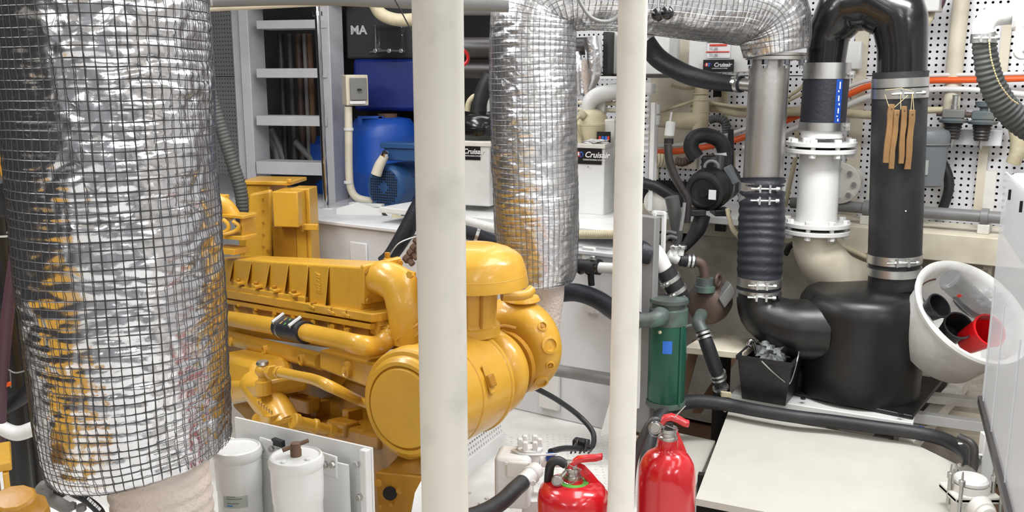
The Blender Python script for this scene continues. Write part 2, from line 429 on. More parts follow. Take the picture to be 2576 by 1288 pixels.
# ------------------------------------------------------------------ room shell
def wpt(X, o, z):      # point above the wall line at world X
    q = Q0+WT*((X-Q0.x)/WT.x)+WN*o; return V((q.x, q.y, z))
b = MB(); b.add([(-3.6, -2.4, -.0), (3.2, -2.4, 0), (3.2, 2.6, 0), (.55, 3.16, 0), (-3.6, 5.86, 0)], [(0, 1, 2, 3, 4)])
b2 = MB().prism([(-3.6, -2.4, -.03), (1.25, -2.4, -.03), (1.25, 2.2, -.03), (.62, 3.1, -.03), (-3.6, 5.86, -.03)], V((0, 0, .03)))
struct(b2, 'floor', 'deck', recalc=True)
# raised chequer lugs on the deck plate behind the turbocharger
b = MB()
t1 = V((.8, -.6, 0)); t2 = V((.6, .8, 0))
for i in range(-24, 34):
    for j in range(0, 40):
        c = V((.02, 2.35, 0))+V((i*.022, j*.022, 0))
        if c.x < -.05 or c.x > .6 or c.y > 3.4-.65*c.x: continue
        a, d = (t1, t2) if (i+j) % 2 else (t2, t1)
        b.add([c-a*.008, c+d*.0025+UP*.0012, c+a*.008, c-d*.0025+UP*.0012], [(0, 3, 2, 1)])
lug = b.build('chequer_lug', 'deck', None, recalc=False); lug.parent = bpy.data.objects['floor']; lug.location = lug.location-WL['floor']; lug['kind'] = 'stuff'
b = MB().prism([(-3.6, -2.4, 2.08), (3.2, -2.4, 2.08), (3.2, 3.2, 2.08), (-3.6, 7.4, 2.08)], V((0, 0, .04))); struct(b, 'ceiling', 'ceiling')
b = MB().obox((3.22, .4, .8), V((.02, 0, 0)), V((0, 3.0, 0)), V((0, 0, 1.5))); struct(b, 'wall_right', 'white_dirty')
b = MB().obox((-3.62, 2.4, .8), V((.02, 0, 0)), V((0, 4.9, 0)), V((0, 0, 1.5))); struct(b, 'wall_left', 'dark_wall')
b = MB().obox((-.2, -2.42, .8), V((3.4, 0, 0)), V((0, .02, 0)), V((0, 0, 1.5))); struct(b, 'wall_rear', 'rear_paint')
# hull side behind everything: dark insulation with perforated metal panels in front
wb = MB()
c = wpt(-.4, -.05, .7); wb.obox(c, WT*3.9, WN*.012, UP*1.5)
wall = struct(wb, 'wall_back', 'void')
zlo, zhi = .62, 2.06
pitch = .0255; nj = int((zhi-zlo)/pitch)
s0 = -4.85
k = 0
while s0 < .75:
    nu = 34; org = Q0+WT*s0+UP*zlo
    for (zz, nz_) in ((0, 27), (27*pitch+.004, nj-27)):
        pegpanel(wall, org+UP*zz, WT, UP, WN, nu, nz_, pitch, .0052)
    s0 += nu*pitch+.03; k += 1
# battens between the panels
b = None
for i in range(7):
    s = -4.85+i*(34*pitch+.03)-.015
    MB().obox(Q0+WT*s+UP*1.34+WN*.006, WT*.026, WN*.006, UP*.72).build('batten', 'beige', wall)
# lower hull lining below the pipe shelf
lb = MB(); lb.obox(wpt(.9, .03, .16), WT*1.7, WN*.02, UP*.45); struct(lb, 'trim_1', 'hull')
# bilge
bl = MB(); bl.prism([(.62, 2.2, -.34), (3.2, 2.0, -.34), (3.2, 3.2, -.34), (.3, 4.8, -.34)], V((0, 0, .03))); struct(bl, 'trim_2', 'brown_wood')
# long bench along the hull
bench = T('machinery_bench', 'long pale grey machinery bench running along the hull behind the yellow engine', 'bench', wpt(-.6, .6, 0))
f0 = V((.02, 3.47, 0)); 
def bw(s, o, z): q = f0+WT*s+WN*o; return V((q.x, q.y, z))
def bench_slab(s0, x1, oF, oB, z0, z1):   # right end runs along the line of sight past the thin pole
    def e(o, z): q = PL(x1, 640, f0+WN*o, WN); return V((q.x, q.y, z))
    return MB().hexa([bw(s0, oF, z0), e(oF, z0), e(oB, z0), bw(s0, oB, z0), bw(s0, oF, z1), e(oF, z1), e(oB, z1), bw(s0, oB, z1)])
bench_slab(-3.6, 1600, 0, -.98, 0, .665).build('bench_body', 'bench_grey', bench, bevel=.006)
bench_slab(-3.6, 1602, .02, -.98, .665, .682).build('bench_top', 'bench_grey', bench, bevel=.004)
# small round-cornered hatch plate on the bench front, and pads
b = MB().obox(PL(905, 640, f0, WN)+WN*.006, WT*.05, WN*.006, UP*.055); b.build('inspection_cover', 'bench_grey', bench, bevel=.012)
for (x, y, w_, h_) in ((1484, 650, .055, .09), (1492, 770, .06, .05)):
    p = PL(x, y, f0, WN); pl = MB().obox(p+WN*.008, WT*w_/2, WN*.008, UP*h_/2).build('mounting_pad', 'white_gloss', bench, bevel=.006)
p = PL(1385, 965, f0, WN); MB().obox(p+WN*.01, WT*.045, WN*.01, UP*.1).build('access_plate', 'white', bench, bevel=.006)
# raised platform for the cooling units
plat = MB()
a0, a1 = PL(1165, 540, f0+WN*-.10, WN), PL(1552, 572, f0+WN*-.10, WN)
def slabw(s0, s1, o0, o1, z0, z1): return MB().hexa([bw(s0, o0, z0), bw(s1, o0, z0), bw(s1, o1, z0), bw(s0, o1, z0), bw(s0, o0, z1), bw(s1, o0, z1), bw(s1, o1, z1), bw(s0, o1, z1)])
pt = T('unit_platform', 'white ledge on the bench carrying the two lower white cooling units', 'shelf', bw(0, -.4, .682))
bench_slab(-.75, 1596, -.06, -.62, .728, .752).build('platform_top', 'white', pt, bevel=.004)
for s in (-.7, -.1, .30):
    slabw(s-.02, s+.02, -.25, -.6, .682, .728).build('platform_leg', 'white', pt)
# ------------------------------------------------------------------ poles
def pole(x, Y, dpx, label, pm_='pole_paint'):
    a, b_ = vpipe(x, -40, 1400, Y); r = rp(dpx, P(x, 644, Y))/2
    t = T('stanchion', label, 'pole', (a.x, Y, 0))
    MB().lathe([(r, .02), (r, 2.06)], (a.x, Y, 0), UP, 48).build('pole_tube', pm_, t)
    MB().lathe([(r*1.7, 0), (r*1.7, .012), (r*1.06, .014), (r*1.06, .022)], (a.x, Y, 0), UP, 48).build('base_flange', 'pole_paint', t)
    MB().lathe([(r*1.06, 2.05), (r*1.7, 2.06), (r*1.7, 2.078)], (a.x, Y, 0), UP, 48).build('top_flange', 'pole_paint', t)
    return t
pole(1111, 1.38, 124, 'thick cream painted steel pole in front of the yellow engine, the left one')
pole(1576, 1.80, 70.5, 'thin cream painted steel pole between the two red extinguishers', 'pole_paint_lit')
# ------------------------------------------------------------------ hatch panel and boards
hp = T('hatch_cover', 'large white board cover lying low at the lower right', 'panel', (1.1, 2.5, .0))
fl = PZ(1750, 1254, .15); bl_ = PZ(1832, 1036, .15); br = PZ(2300, 1116, .15); br2 = PZ(2452, 1190, .15)
fd = (PZ(1925, 1288, .15)-fl); fr_ = fl+fd*3.3
MB().prism([fl, fr_, br2, br, bl_], V((0, 0, -.02))).build('board', 'hatch', hp)
c1 = fl.lerp(bl_, .9); 
for q in (fl.lerp(bl_, .8), br.lerp(bl_, .1)):
    MB().obox(V((q.x+.05, q.y-.05, .065)), V((.025, 0, 0)), V((0, .025, 0)), V((0, 0, .065))).build('support', 'void', hp)
MB().obox(V((fl.x+.35, fl.y+.12, .065)), V((.3, -.09, 0)), V((.004, .012, 0)), V((0, 0, .065))).build('front_coaming', 'void', hp)
lp = T('deck_step', 'low white step board left of the hatch cover behind the right extinguisher', 'step', (.62, 2.75, 0))
MB().prism([PZ(1600, 1100, .06), PZ(1735, 1255, .06), PZ(1800, 1108, .06), PZ(1690, 1085, .06)], V((0, 0, -.058))).build('step_board', 'hatch', lp, bevel=.003)
# muffler board
mbd = T('muffler_shelf', 'thick white edged board under the black silencer tank and the black bucket', 'shelf', (1.05, 3.1, 0))
p0, p1 = PZ(1838, 992, .2), PZ(2297, 1064, .2); e = (p1-p0).normalized(); nb = V((-e.y, e.x, 0))
if nb.y < 0: nb = -nb
MB().prism([p0, p1, p1+nb*.5, p0+nb*.42], V((0, 0, -.024))).build('board', 'white_gloss', mbd, bevel=.003)
for q in (.08, .5, .93):
    c = p0.lerp(p1, q)+nb*.25; MB().obox(V((c.x, c.y, -.07)), e*.02, nb*.18, V((0, 0, .245))).build('support', 'white_dirty', mbd)
# beams at the lower right under the tub
bt = T('floor_bearers', 'white painted bearers crossing the bilge right of the black silencer', 'beam', (1.7, 2.9, -.3))
def bar(x0, y0, x1, y1, z, wd, th, m_, name='bearer', par=bt):
    a, b_ = PZ(x0, y0, z), PZ(x1, y1, z); d = (b_-a).normalized(); n = V((-d.y, d.x, 0))
    return MB().prism([a, b_, b_+n*wd, a+n*wd], V((0, 0, -th))).build(name, m_, par, bevel=.002)
bar(2300, 1040, 2490, 1066, .17, .04, .035, 'white_gloss')
bar(2296, 990, 2480, 1010, .17, .05, .03, 'white_dirty')
bar(2230, 1110, 2440, 880, .13, .05, .05, 'dark_pipe')
bar(2300, 1110, 2480, 905, .125, .05, .05, 'white_dirty')
bar(2300, 1075, 2480, 1100, .05, .25, .04, 'beige')
# ------------------------------------------------------------------ pipe shelf and beam on the right wall
sh = T('pump_shelf', 'narrow white shelf on the hull carrying the black pump motor', 'shelf', PW(1755, 545, .3))
q0, q1 = PW(1640, 531, .42), PW(1866, 557, .42); z0 = (q0.z+q1.z)/2
def slab2(q0, q1, dep, z1, th): 
    a = V((q0.x, q0.y, z1-th)); b_ = V((q1.x, q1.y, z1-th)); return MB().prism([a, b_, b_-WN*dep, a-WN*dep], V((0, 0, th)))
slab2(q0, q1, .40, z0+.004, .03).build('shelf_board', 'white', sh, bevel=.004)
q2, q3 = PW(1640, 600, .06), PW(1866, 620, .06)
MB().obox((q0+q1)/2-WN*.34+UP*-.075, WT*.42, WN*.01, UP*.06).build('backing_rail', 'beige', sh)
pb = PW(1792, 570, .2); MB().obox(pb-WN*.1, WT*.025, WN*.004, UP*.035).build('cutout_plate', 'dark_pipe', sh, bevel=.006)
bm = T('long_beam', 'long beige box beam under the grey pipe along the right wall', 'beam', PW(2300, 620, .2))
qa, qb = PW(2060, 592, .27), PW(2600, 640, .27)
za = (qa.z+qb.z)/2
MB().obox(V(((qa.x+qb.x)/2, (qa.y+qb.y)/2, za)), WT*((qb-qa).length/2), WN*.03, UP*.052).build('beam_body', 'beige', bm, bevel=.004)
MB().obox(V(((qa.x+qb.x)/2, (qa.y+qb.y)/2, za+.05))-WN*.12, WT*((qb-qa).length/2), WN*.13, UP*.006).build('beam_flange', 'beige', bm)
for x in (2365, 2490, 2170):
    q = PW(x, 620, .25); MB().obox(V((q.x, q.y, za-.2)), WT*.014, WN*.012, UP*.17).build('beam_post', 'beige', bm)
MB().obox(PW(2466, 690, .25), WT*.025, WN*.012, UP*.022).build('cable_cleat', 'white', bm)
# grey horizontal pipe
gp = T('grey_wall_pipe', 'long horizontal grey plastic pipe clipped along the right wall', 'pipe', PW(2300, 535, .2))
a, b_ = PW(1990, 509, .24), PW(2620, 556, .24); zz = (a.z+b_.z)/2; a.z = b_.z = zz
MB().tube([a, b_], rp(30, PW(2350, 540, .24))/2, 20, 0).build('pipe_tube', 'grey_pvc', gp)
for x in (2180, 2478):
    q = PW(x, 540, .24); c = V((q.x, q.y, zz)); MB().lathe([(.026, -.012), (.031, -.012), (.031, .012), (.026, .012)], c, WT, 24).build('pipe_clip', 'grey_pvc', gp)
    MB().obox(c-UP*.045-WN*.03, WT*.02, WN*.05, UP*.018).build('clip_block', 'white_dirty', gp, bevel=.003)
    MB().obox(c+UP*.06-WN*.08, WT*.018, WN*.006, UP*.1).build('clip_bracket', 'white_dirty', gp)
# vertical beige pipe on the wall
vp = T('beige_riser_pipe', 'vertical beige pipe on the perforated wall right of the silencer', 'pipe', PW(2395, 330, .08))
MB().tube([PW(2422, -30, .07), PW(2405, 130, .07), PW(2388, 330, .07)], rp(40, PW(2400, 100, .07))/2, 18, 6).build('pipe_tube', 'beige', vp)
v2 = T('beige_channel', 'pale flat vertical channel on the perforated wall by the hanging hose', 'channel', PW(2530, 200, .03))
MB().obox((PW(2535, 60, .02)+PW(2520, 200, .02))/2, WT*.016, WN*.012, UP*.14).build('channel_strip', 'beige', v2)
MB().obox(PW(2470, 430, .02), WT*.016, WN*.012, UP*.16).build('channel_strip', 'beige', v2)
# horizontal service pipes and hoses on the right wall
def wpipe(name, label, cat, pts, wpx, m_, o, group=None, seg=14, corr=None, n=8):
    q = pp(pts, o=o); r = [rp(wx, p)/2 for wx, p in zip(wpx if isinstance(wpx, list) else [wpx]*len(q), q)]
    return S(MB().tube(q, r, seg, n, corr=corr), name, m_, label, cat, group)
wpipe('orange_hose', 'orange hose running across the perforated wall behind the silencer pipes', 'hose', [(1640, 384), (1740, 376), (1870, 346), (2010, 290), (2125, 242), (2200, 214), (2340, 203), (2450, 201), (2600, 197)], 16, 'orange', .10)
wpipe('white_hose', 'white hose running just above the orange hose', 'hose', [(1640, 368), (1740, 360), (1870, 326), (2010, 268), (2125, 222), (2200, 200), (2340, 190), (2450, 188), (2600, 184)], 11, 'white_gloss', .09)
wpipe('white_hose', 'white hose running just below the orange hose', 'hose', [(1870, 372), (1950, 345), (2010, 318), (2125, 268), (2200, 240), (2340, 226), (2450, 226), (2600, 240)], 15, 'white_gloss', .10)
wpipe('beige_service_pipe', 'thick beige pipe running level behind the steel pipe to the two gauges', 'pipe', [(1740, 275), (1800, 270), (1870, 283), (2000, 280), (2130, 285), (2200, 289), (2300, 279), (2372, 276)], [24, 26, 26, 24, 22, 22, 18, 16], 'cream', .13)
wpipe('cream_cable', 'cream cable drooping from the lagged tee to the steel pipe', 'cable', [(1650, 285), (1720, 262), (1760, 252), (1810, 262), (1880, 270), (1960, 262), (2020, 235)], 8, 'cream', .17)
wpipe('cream_cable', 'cream cable rising left of the black hose coupling', 'cable', [(1800, 262), (1900, 276), (1960, 255), (2010, 225), (2030, 200)], 9, 'cream', .15)
wpipe('cream_cable', 'cream cable hanging behind the steel pipe down to the shelf', 'cable', [(1845, 380), (1850, 440), (1880, 480), (1890, 540)], 8, 'cream', .12)
wpipe('cream_cable', 'cream cable curving down between steel pipe and white flanged pipe', 'cable', [(2005, 330), (2000, 400), (1985, 470), (1975, 520)], 12, 'cream', .12)
wpipe('cream_cable', 'cream cable running level on the wall below the white box', 'cable', [(1690, 215), (1720, 222), (1745, 220), (1760, 212)], 9, 'cream', .1)
wpipe('white_vertical_conduit', 'pale vertical conduit behind the orange hose right of the lagged tee', 'pipe', [(1822, 215), (1824, 270), (1828, 330)], 15, 'cream', .05)
# lower beige hose behind silencer
wpipe('beige_loom', 'pair of beige hoses sloping behind the white elbow', 'hose', [(2105, 612), (2140, 630), (2200, 655), (2300, 690)], 14, 'cream', .30)
wpipe('ribbed_conduit', 'cream ribbed conduit sagging along the wall under the long beam', 'conduit', [(2190, 688), (2300, 690), (2400, 700), (2500, 706), (2620, 716)], 22, 'cream', .22, corr=(.008, .06))
wpipe('black_cable', 'black cable behind the lower white flange pair', 'cable', [(1975, 640), (2000, 612), (2110, 592), (2200, 586)], 15, 'rubber', .26)
# two gauges / pressure regulators
def regulator(x, y, label, m_, pipe_up):
    c = PW(x, y, .13); t = T('pressure_regulator', label, 'valve', c, 'regulators')
    del t['group']
    s = rp(1, c)
    MB().obox(c, WT*26*s, WN*.02, UP*11*s).build('valve_body', m_, t, bevel=.004)
    MB().lathe([(20*s, 0), (33*s, 2*s), (36*s, 8*s), (22*s, 13*s)], c-UP*24*s, UP, 24).build('bonnet_flange', 'blue_grey', t)
    MB().tube([c-UP*24*s, c-UP*64*s], [22*s, 17*s], 20, 0, corr=(8*s, .07)).build('ribbed_bowl', 'dark_pipe', t)
    MB().lathe([(5*s, 0), (5*s, 14*s), (2*s, 24*s)], c-UP*62*s, -UP, 12).build('drain_tip', 'steel', t)
    MB().tube([c-WT*40*s, c-WT*20*s], 7*s, 12, 0).build('inlet_union', 'rust_bronze', t)
    if pipe_up: MB().lathe([(9*s, 0), (9*s, 10*s), (7*s, 12*s), (7*s, 34*s), (9*s, 36*s)], c+UP*10*s, UP, 16).build('top_fitting', 'steel', t)
    else: MB().lathe([(9*s, 0), (10*s, 10*s), (20*s, 14*s), (22*s, 26*s)], c+UP*8*s, UP, 16).build('adjusting_knob', 'blue_grey', t)
    return t
regulator(2400, 286, 'grey ribbed-bowl regulator with upright steel fitting on the right wall', 'grey_face', True)
regulator(2474, 290, 'blue grey ribbed-bowl regulator with round knob on top, beside the hose', 'blue_grey', False)
a = PW(2425, 287, .13); b_ = PW(2450, 290, .13)
S(MB().tube([a, b_], .008, 12, 0), 'pipe_nipple', 'rust_bronze', 'short rusty pipe joining the two regulators', 'pipe')
a = PW(2440, 345, .05); S(MB().obox(a, WT*.11, WN*.02, UP*.03), 'wall_bracket', 'foil_peg', 'bare metal angle bracket below the two regulators', 'bracket', bevel=.003)
wpipe('lagged_bend', 'cream lagged pipe bending down at the right edge behind the ribbed hose', 'pipe', [(2500, 280), (2540, 300), (2560, 340), (2560, 380), (2548, 412)], [24, 30, 38, 38, 34], 'cream', .10)
# grey barrel
c = PW(2325, 395, .20); t = T('grey_canister', 'grey lidded canister half hidden behind the tall black hose', 'canister', PW(2325, 465, .2))
s = rp(1, c); b0, b1 = c-UP*72*s, c+UP*35*s
MB().lathe([(44*s, 0), (48*s, 4*s), (54*s, 100*s), (54*s, 104*s)], b0, UP, 40).build('body', 'grey_barrel', t)
MB().lathe([(55*s, 0), (56*s, 4*s), (56*s, 24*s), (52*s, 34*s), (30*s, 42*s), (0, 44*s)], b0+UP*104*s, UP, 40).build('lid', 'grey_barrel', t)
MB().torus(b0+UP*106*s, UP, 57*s, 1.6*s).build('rim_wire', 'grey_pvc', t)
d = (O-c); d.z = 0; d.normalize(); sd = V((d.y, -d.x, 0)); sd = sd if sd.x > 0 else -sd
MB().obox(c+d*50*s+sd*2*s-UP*22*s, sd*9*s, d*.003, UP*18*s).build('paper_label', 'label_paper', t)
# black arched hose right of the canister
wpipe('black_loop_hose', 'black hose arching down beside the grey canister to the grey pipe', 'hose', [(2362, 392), (2384, 440), (2386, 480), (2370, 530)], 24, 'rubber', .06)
# white junction box high on wall, between U bend legs
q = PW(2145, 140, .05); S(MB().obox(q, WT*.035, WN*.02, UP*.055), 'junction_box', 'white', 'small white box on the wall inside the black arch', 'box', bevel=.006)
q = PW(2312, 22, .2); t = T('ceiling_fixture', 'white light housing with dark cable at the top by the black arch', 'lamp housing', q)
MB().obox(q+UP*.02, WT*.075, WN*.05, UP*.035).build('housing', 'white_gloss', t, bevel=.006)
MB().tube(pp([(2345, 20), (2362, 18), (2372, -6), (2372, -40)], o=.18), .013, 12, 6).build('dark_cable', 'purple_hose', t)
MB().tube(pp([(2330, 62), (2342, 40), (2346, 18)], o=.2), .012, 12, 6).build('cream_gland', 'cream', t)
# ------------------------------------------------------------------ white pipe bend with grey ribbed hose (top right)
t = T('white_pipe_bend', 'white pipe bend entering at the top right corner above the ribbed hose', 'pipe', P(2500, 90, 2.75))
q = pp([(2472, 88), (2474, 66), (2492, 44), (2530, 36), (2600, 36)], Y=2.75); MB().tube(q, [rp(52, p)/2 for p in q], 24, 8).build('bend', 'white_gloss', t)
hs = pp([(2474, 84), (2478, 130), (2492, 200), (2528, 268), (2580, 315), (2640, 345)], Y=2.75)
S(MB().tube(hs, [rp(wx, p)/2 for wx, p in zip((54, 56, 60, 64, 66, 66), hs)], 28, 8, corr=(.0155, .045)), 'ribbed_hose', 'grey_hose', 'thick dark grey ribbed hose clamped to the white bend at right', 'hose')
clamp(t, P(2475, 97, 2.75), UP, rp(29, P(2475, 97, 2.75)), .026, V((-.4, -1, 0)), sl=.05)
yl = T('yellow_tracer_line', 'thin yellowish braided line lying along the ribbed hose', 'cord', hs[0])
q = pp([(2488, 102), (2494, 150), (2512, 205), (2540, 245), (2562, 262)], Y=2.70); MB().tube(q, .002, 8, 8, corr=(.008, .3)).build('line', 'string', yl)
t = T('white_casing', 'white rounded casing with a bolted lug cut by the top right edge', 'casing', P(2566, 70, 2.6))
MB().pbox(2556, -30, 2640, 75, 2.62, 20, .1).build('casing_body', 'white_gloss', t, bevel=.012)
q = P(2570, 130, 2.62); MB().lathe([(.022, 0), (.022, .02)], q, V((-.3, -1, 0)), 24).build('lug', 'white_gloss', t, bevel=.003)
MB().obox(q+V((.04, .0, -.0)), V((.04, 0, 0)), V((0, .008, 0)), V((0, 0, .02))).build('lug_arm', 'white_gloss', t)
bolt(t, q+V((-.006, -.022, 0)), V((-.3, -1, 0)), .005, .004, 'steel')
MB().tube([P(2566, 70, 2.64), P(2566, 120, 2.64)], .012, 12, 0).build('lug_stem', 'white_gloss', t)
# ------------------------------------------------------------------ black silencer and exhaust pipes
YT = 3.12
tc = P(2160, 880, YT); tc.z = .2
rt = rp(151, P(2160, 880, YT))
t = T('silencer_tank', 'black moulded silencer tank standing on the white edged board', 'tank', (tc.x, tc.y, .2))
q = PZ(1988, 984, .215); q2 = PZ(2297, 1046, .215); e2 = (q2-q).normalized(); n2 = V((-e2.y, e2.x, 0)); n2 = n2 if n2.y > 0 else -n2
MB().prism([q, q2, q2+n2*.46, q+n2*.46], V((0, 0, -.0145))).build('base_plate', 'black_semi', t, bevel=.004)
zt = .575-.215
MB().lathe([(rt*1.0, 0), (rt*.99, .05), (rt*1.0, .2), (rt*1.0, zt-.07), (rt*.97, zt-.035), (rt*.90, zt-.012), (rt*.78, zt), (rt*.3, zt+.006), (0, zt+.006)], (tc.x, tc.y, .215), UP, 56).build('tank_body', 'black_semi', t, ang=60)
for (x, y) in ((2020, 1004), (2265, 1044)):
    bolt(t, PZ(x, y, .2155), UP, .009, .006, 'black_semi')
# inlet duct from the ribbed hose into the tank side
q = pp([(1908, 735, 3.14), (1908, 762, 3.14), (1922, 790, 3.13), (1960, 812, 3.11), (2006, 826, 3.09), (2070, 830, 3.08)]); r = [rp(wx, p)/2 for wx, p in zip((104, 106, 118, 132, 150, 160), q)]
MB().tube(q, r, 26, 3).build('inlet_duct', 'black_semi', t, ang=50)
# outlet neck
a, b_ = vpipe(2246, 715, 765, YT+.02); rn = rp(57, a)
MB().tube([V((a.x, a.y, zt+.17)), b_+UP*.02], rn, 36, 0).build('outlet_neck', 'black_semi', t)
def hose_v(name, label, x0, x1, y0, y1, Y, wpx, m_, corr=None):
    pass
# tall black hose with clamps
a = P(2248, 722, YT+.02); b_ = P(2267, 178, YT+.02); b_.x = a.x; 
a = V((P(2248, 722, YT+.02).x, YT+.02, P(2248, 722, YT+.02).z)); b_ = V((P(2265, 180, YT+.02).x, YT+.02, P(2265, 180, YT+.02).z))
rh = rp(66, P(2262, 300, YT)); rb = rp(61, a)
t = T('tall_rubber_hose', 'tall black rubber hose with steel clamps between black arch and silencer', 'hose', a)
L = b_-a
MB().tube([a, a+L*.06, a+L*.1, a+L*.16, a+L*.5, b_], [rb*1.0, rb*1.0, rb*.985, rb*1.03, rh*.99, rh], 44, 6).build('hose_wall', 'rubber', t)
def on(x, y): q = P(x, y, YT+.02); return a+L*((q.z-a.z)/L.z)
for (y, w_, scr) in ((207, 22, False), (234, 24, True), (648, 22, True), (680, 20, False)):
    c = on(2260, y); f = (c.z-a.z)/L.z; rr = (rb*1.034 if f < .3 else rh)
    clamp(t, c, L, rr*1.003, rp(w_, c), V((-.12, -1, 0)), screw=scr, sl=.085)
MB().ball(on(2250, 522)+V((.0-.004, -rh*1.0, 0)), .0028, 8).build('paint_spot', 'label_white', t)
# wooden wind chime hung from the clamp
cc = on(2266, 234)+V((0, -rh-.02, 0)); wcx = T('wooden_chime', 'four slim wooden sticks hung by strings from the clamp on the tall black hose', 'chime', cc)
sticks = [(2243, 262, 2228, 410, 15), (2257, 276, 2241, 425, 13), (2275, 267, 2266, 412, 14), (2295, 276, 2283, 426, 15)]
for i, (x0, y0, x1, y1, w_) in enumerate(sticks):
    yy = YT+.02-rh-.014-.006*(i % 2); p, q = P(x0, y0, yy), P(x1, y1, yy-.004); rr = rp(w_, p)/2; d = (q-p).normalized(); sd = V((0, 1, 0)).cross(d).normalized()
    m_ = (p+q)/2
    b2 = MB()
    for k in range(7):
        f = k/6; c = p.lerp(q, f); o_ = math.sin(k*1.7+i)*.0012; w2 = rr*(1+.08*math.sin(k*2.3+i*2))
        b2.v += [c+sd*(o_-w2)+V((0, -.004, 0)), c+sd*(o_+w2)+V((0, -.004, 0)), c+sd*(o_+w2)+V((0, .004, 0)), c+sd*(o_-w2)+V((0, .004, 0))]
    for k in range(6):
        for e in range(4): b2.f.append((k*4+e, k*4+(e+1) % 4, k*4+4+(e+1) % 4, k*4+4+e))
    b2.f += [(3, 2, 1, 0), (24, 25, 26, 27)]
    b2.build('stick', 'wood', wcx, bevel=.0015)
    MB().lathe([(.0018, 0), (.0018, .0006)], p.lerp(q, .08)+V((0, -.0052, 0)), V((0, -1, 0)), 8).build('string_hole', 'void', wcx)
for (x0, y0, x1, y1) in ((2226, 238, 2236, 268), (2266, 232, 2266, 275), (2284, 240, 2250, 270), (2295, 236, 2291, 284), (2296, 236, 2299, 280), (2226, 226, 2268, 222), (2268, 222, 2296, 230)):
    yy = YT+.02-rh-.02; MB().tube([P(x0, y0, yy), P(x1, y1, yy)], .0011, 6, 0).build('string', 'string', wcx)
# glossy black arch
YL = 3.30
ar = T('black_exhaust_arch', 'glossy black mitred exhaust arch at the top joining two rubber hoses', 'duct', P(2170, 60, 3.2))
q = pp([(2268, 205, YT+.02), (2270, 118, YT+.02), (2262, 40, YT+.03), (2196, -2, 3.2), (2130, 12, 3.25), (2084, 84, YL), (2076, 175, YL)])
r = [rp(wx, p)/2 for wx, p in zip((118, 120, 138, 150, 140, 104, 92), q)]
# mitred octagonal arch: dense straight runs joined at angles
pts, rr = [], []
for i in range(len(q)-1):
    for k in range(5): f = k/5; pts.append(q[i].lerp(q[i+1], f)); rr.append(r[i]*(1-f)+r[i+1]*f)
pts.append(q[-1]); rr.append(r[-1])
for _ in range(1):
    pts = [pts[0]]+[(pts[i-1]+pts[i]*2+pts[i+1])/4 for i in range(1, len(pts)-1)]+[pts[-1]]
MB().tube(pts, rr, 40, 0).build('arch_duct', 'black_gloss', ar, ang=50)
# short hose left with blue stripe
a = P(2068, 327, YL); b_ = V((a.x+.004, YL, P(2072, 158, YL).z)); rl = rp(55.5, P(2070, 240, YL))
t = T('short_rubber_hose', 'short black rubber hose with a blue lettered stripe above the white flanges', 'hose', a)
MB().tube([a, a.lerp(b_, .5), b_], rl, 44, 4).build('hose_wall', 'rubber_navy', t)
def on2(y): q = P(2070, y, YL); return a.lerp(b_, (q.z-a.z)/(b_.z-a.z))
clamp(t, on2(168), UP, rl*1.004, rp(19, a), V((1, -.4, 0)), screw=False)
clamp(t, on2(188), UP, rl*1.004, rp(20, a), V((1, -.55, 0)), sl=.05)
clamp(t, on2(317), UP, rl*1.004, rp(20, a), V((1, -.5, 0)), sl=.04)
def hose_text(par, s, th, y0, y1, rad, ctr, mat_, col):
    d = V((math.sin(th), -math.cos(th), 0)); return d
th = math.radians(17); d = V((math.sin(th), -math.cos(th), 0)); sdv = V((math.cos(th), math.sin(th), 0))
z0_, z1_ = on2(307).z, on2(198).z
b2 = MB(); nn = 6
for k in range(nn+1):
    tt = th+math.radians(-9+18*k/nn); dd = V((math.sin(tt), -math.cos(tt), 0))
    for z_ in (z0_, z1_): q = V((a.x+.002, YL, z_))+dd*(rl+.0012); b2.v.append(q)
for k in range(nn): b2.f.append((2*k, 2*k+2, 2*k+3, 2*k+1))
st = b2.build('printed_stripe', 'stripe_blue', t)
for (f0_, f1_, o_) in ((.04, .10, .002), (.14, .17, -.002), (.22, .34, .001), (.40, .45, .003), (.50, .62, 0), (.70, .74, -.002), (.77, .93, .002)):
    MB().obox(V((a.x+.002, YL, z0_+(z1_-z0_)*(f0_+f1_)/2))+d*(rl+.0014)+sdv*o_, sdv*.0022, d*.0004, UP*((z1_-z0_)*(f1_-f0_)/2)).build('printed_mark', 'label_white', st)
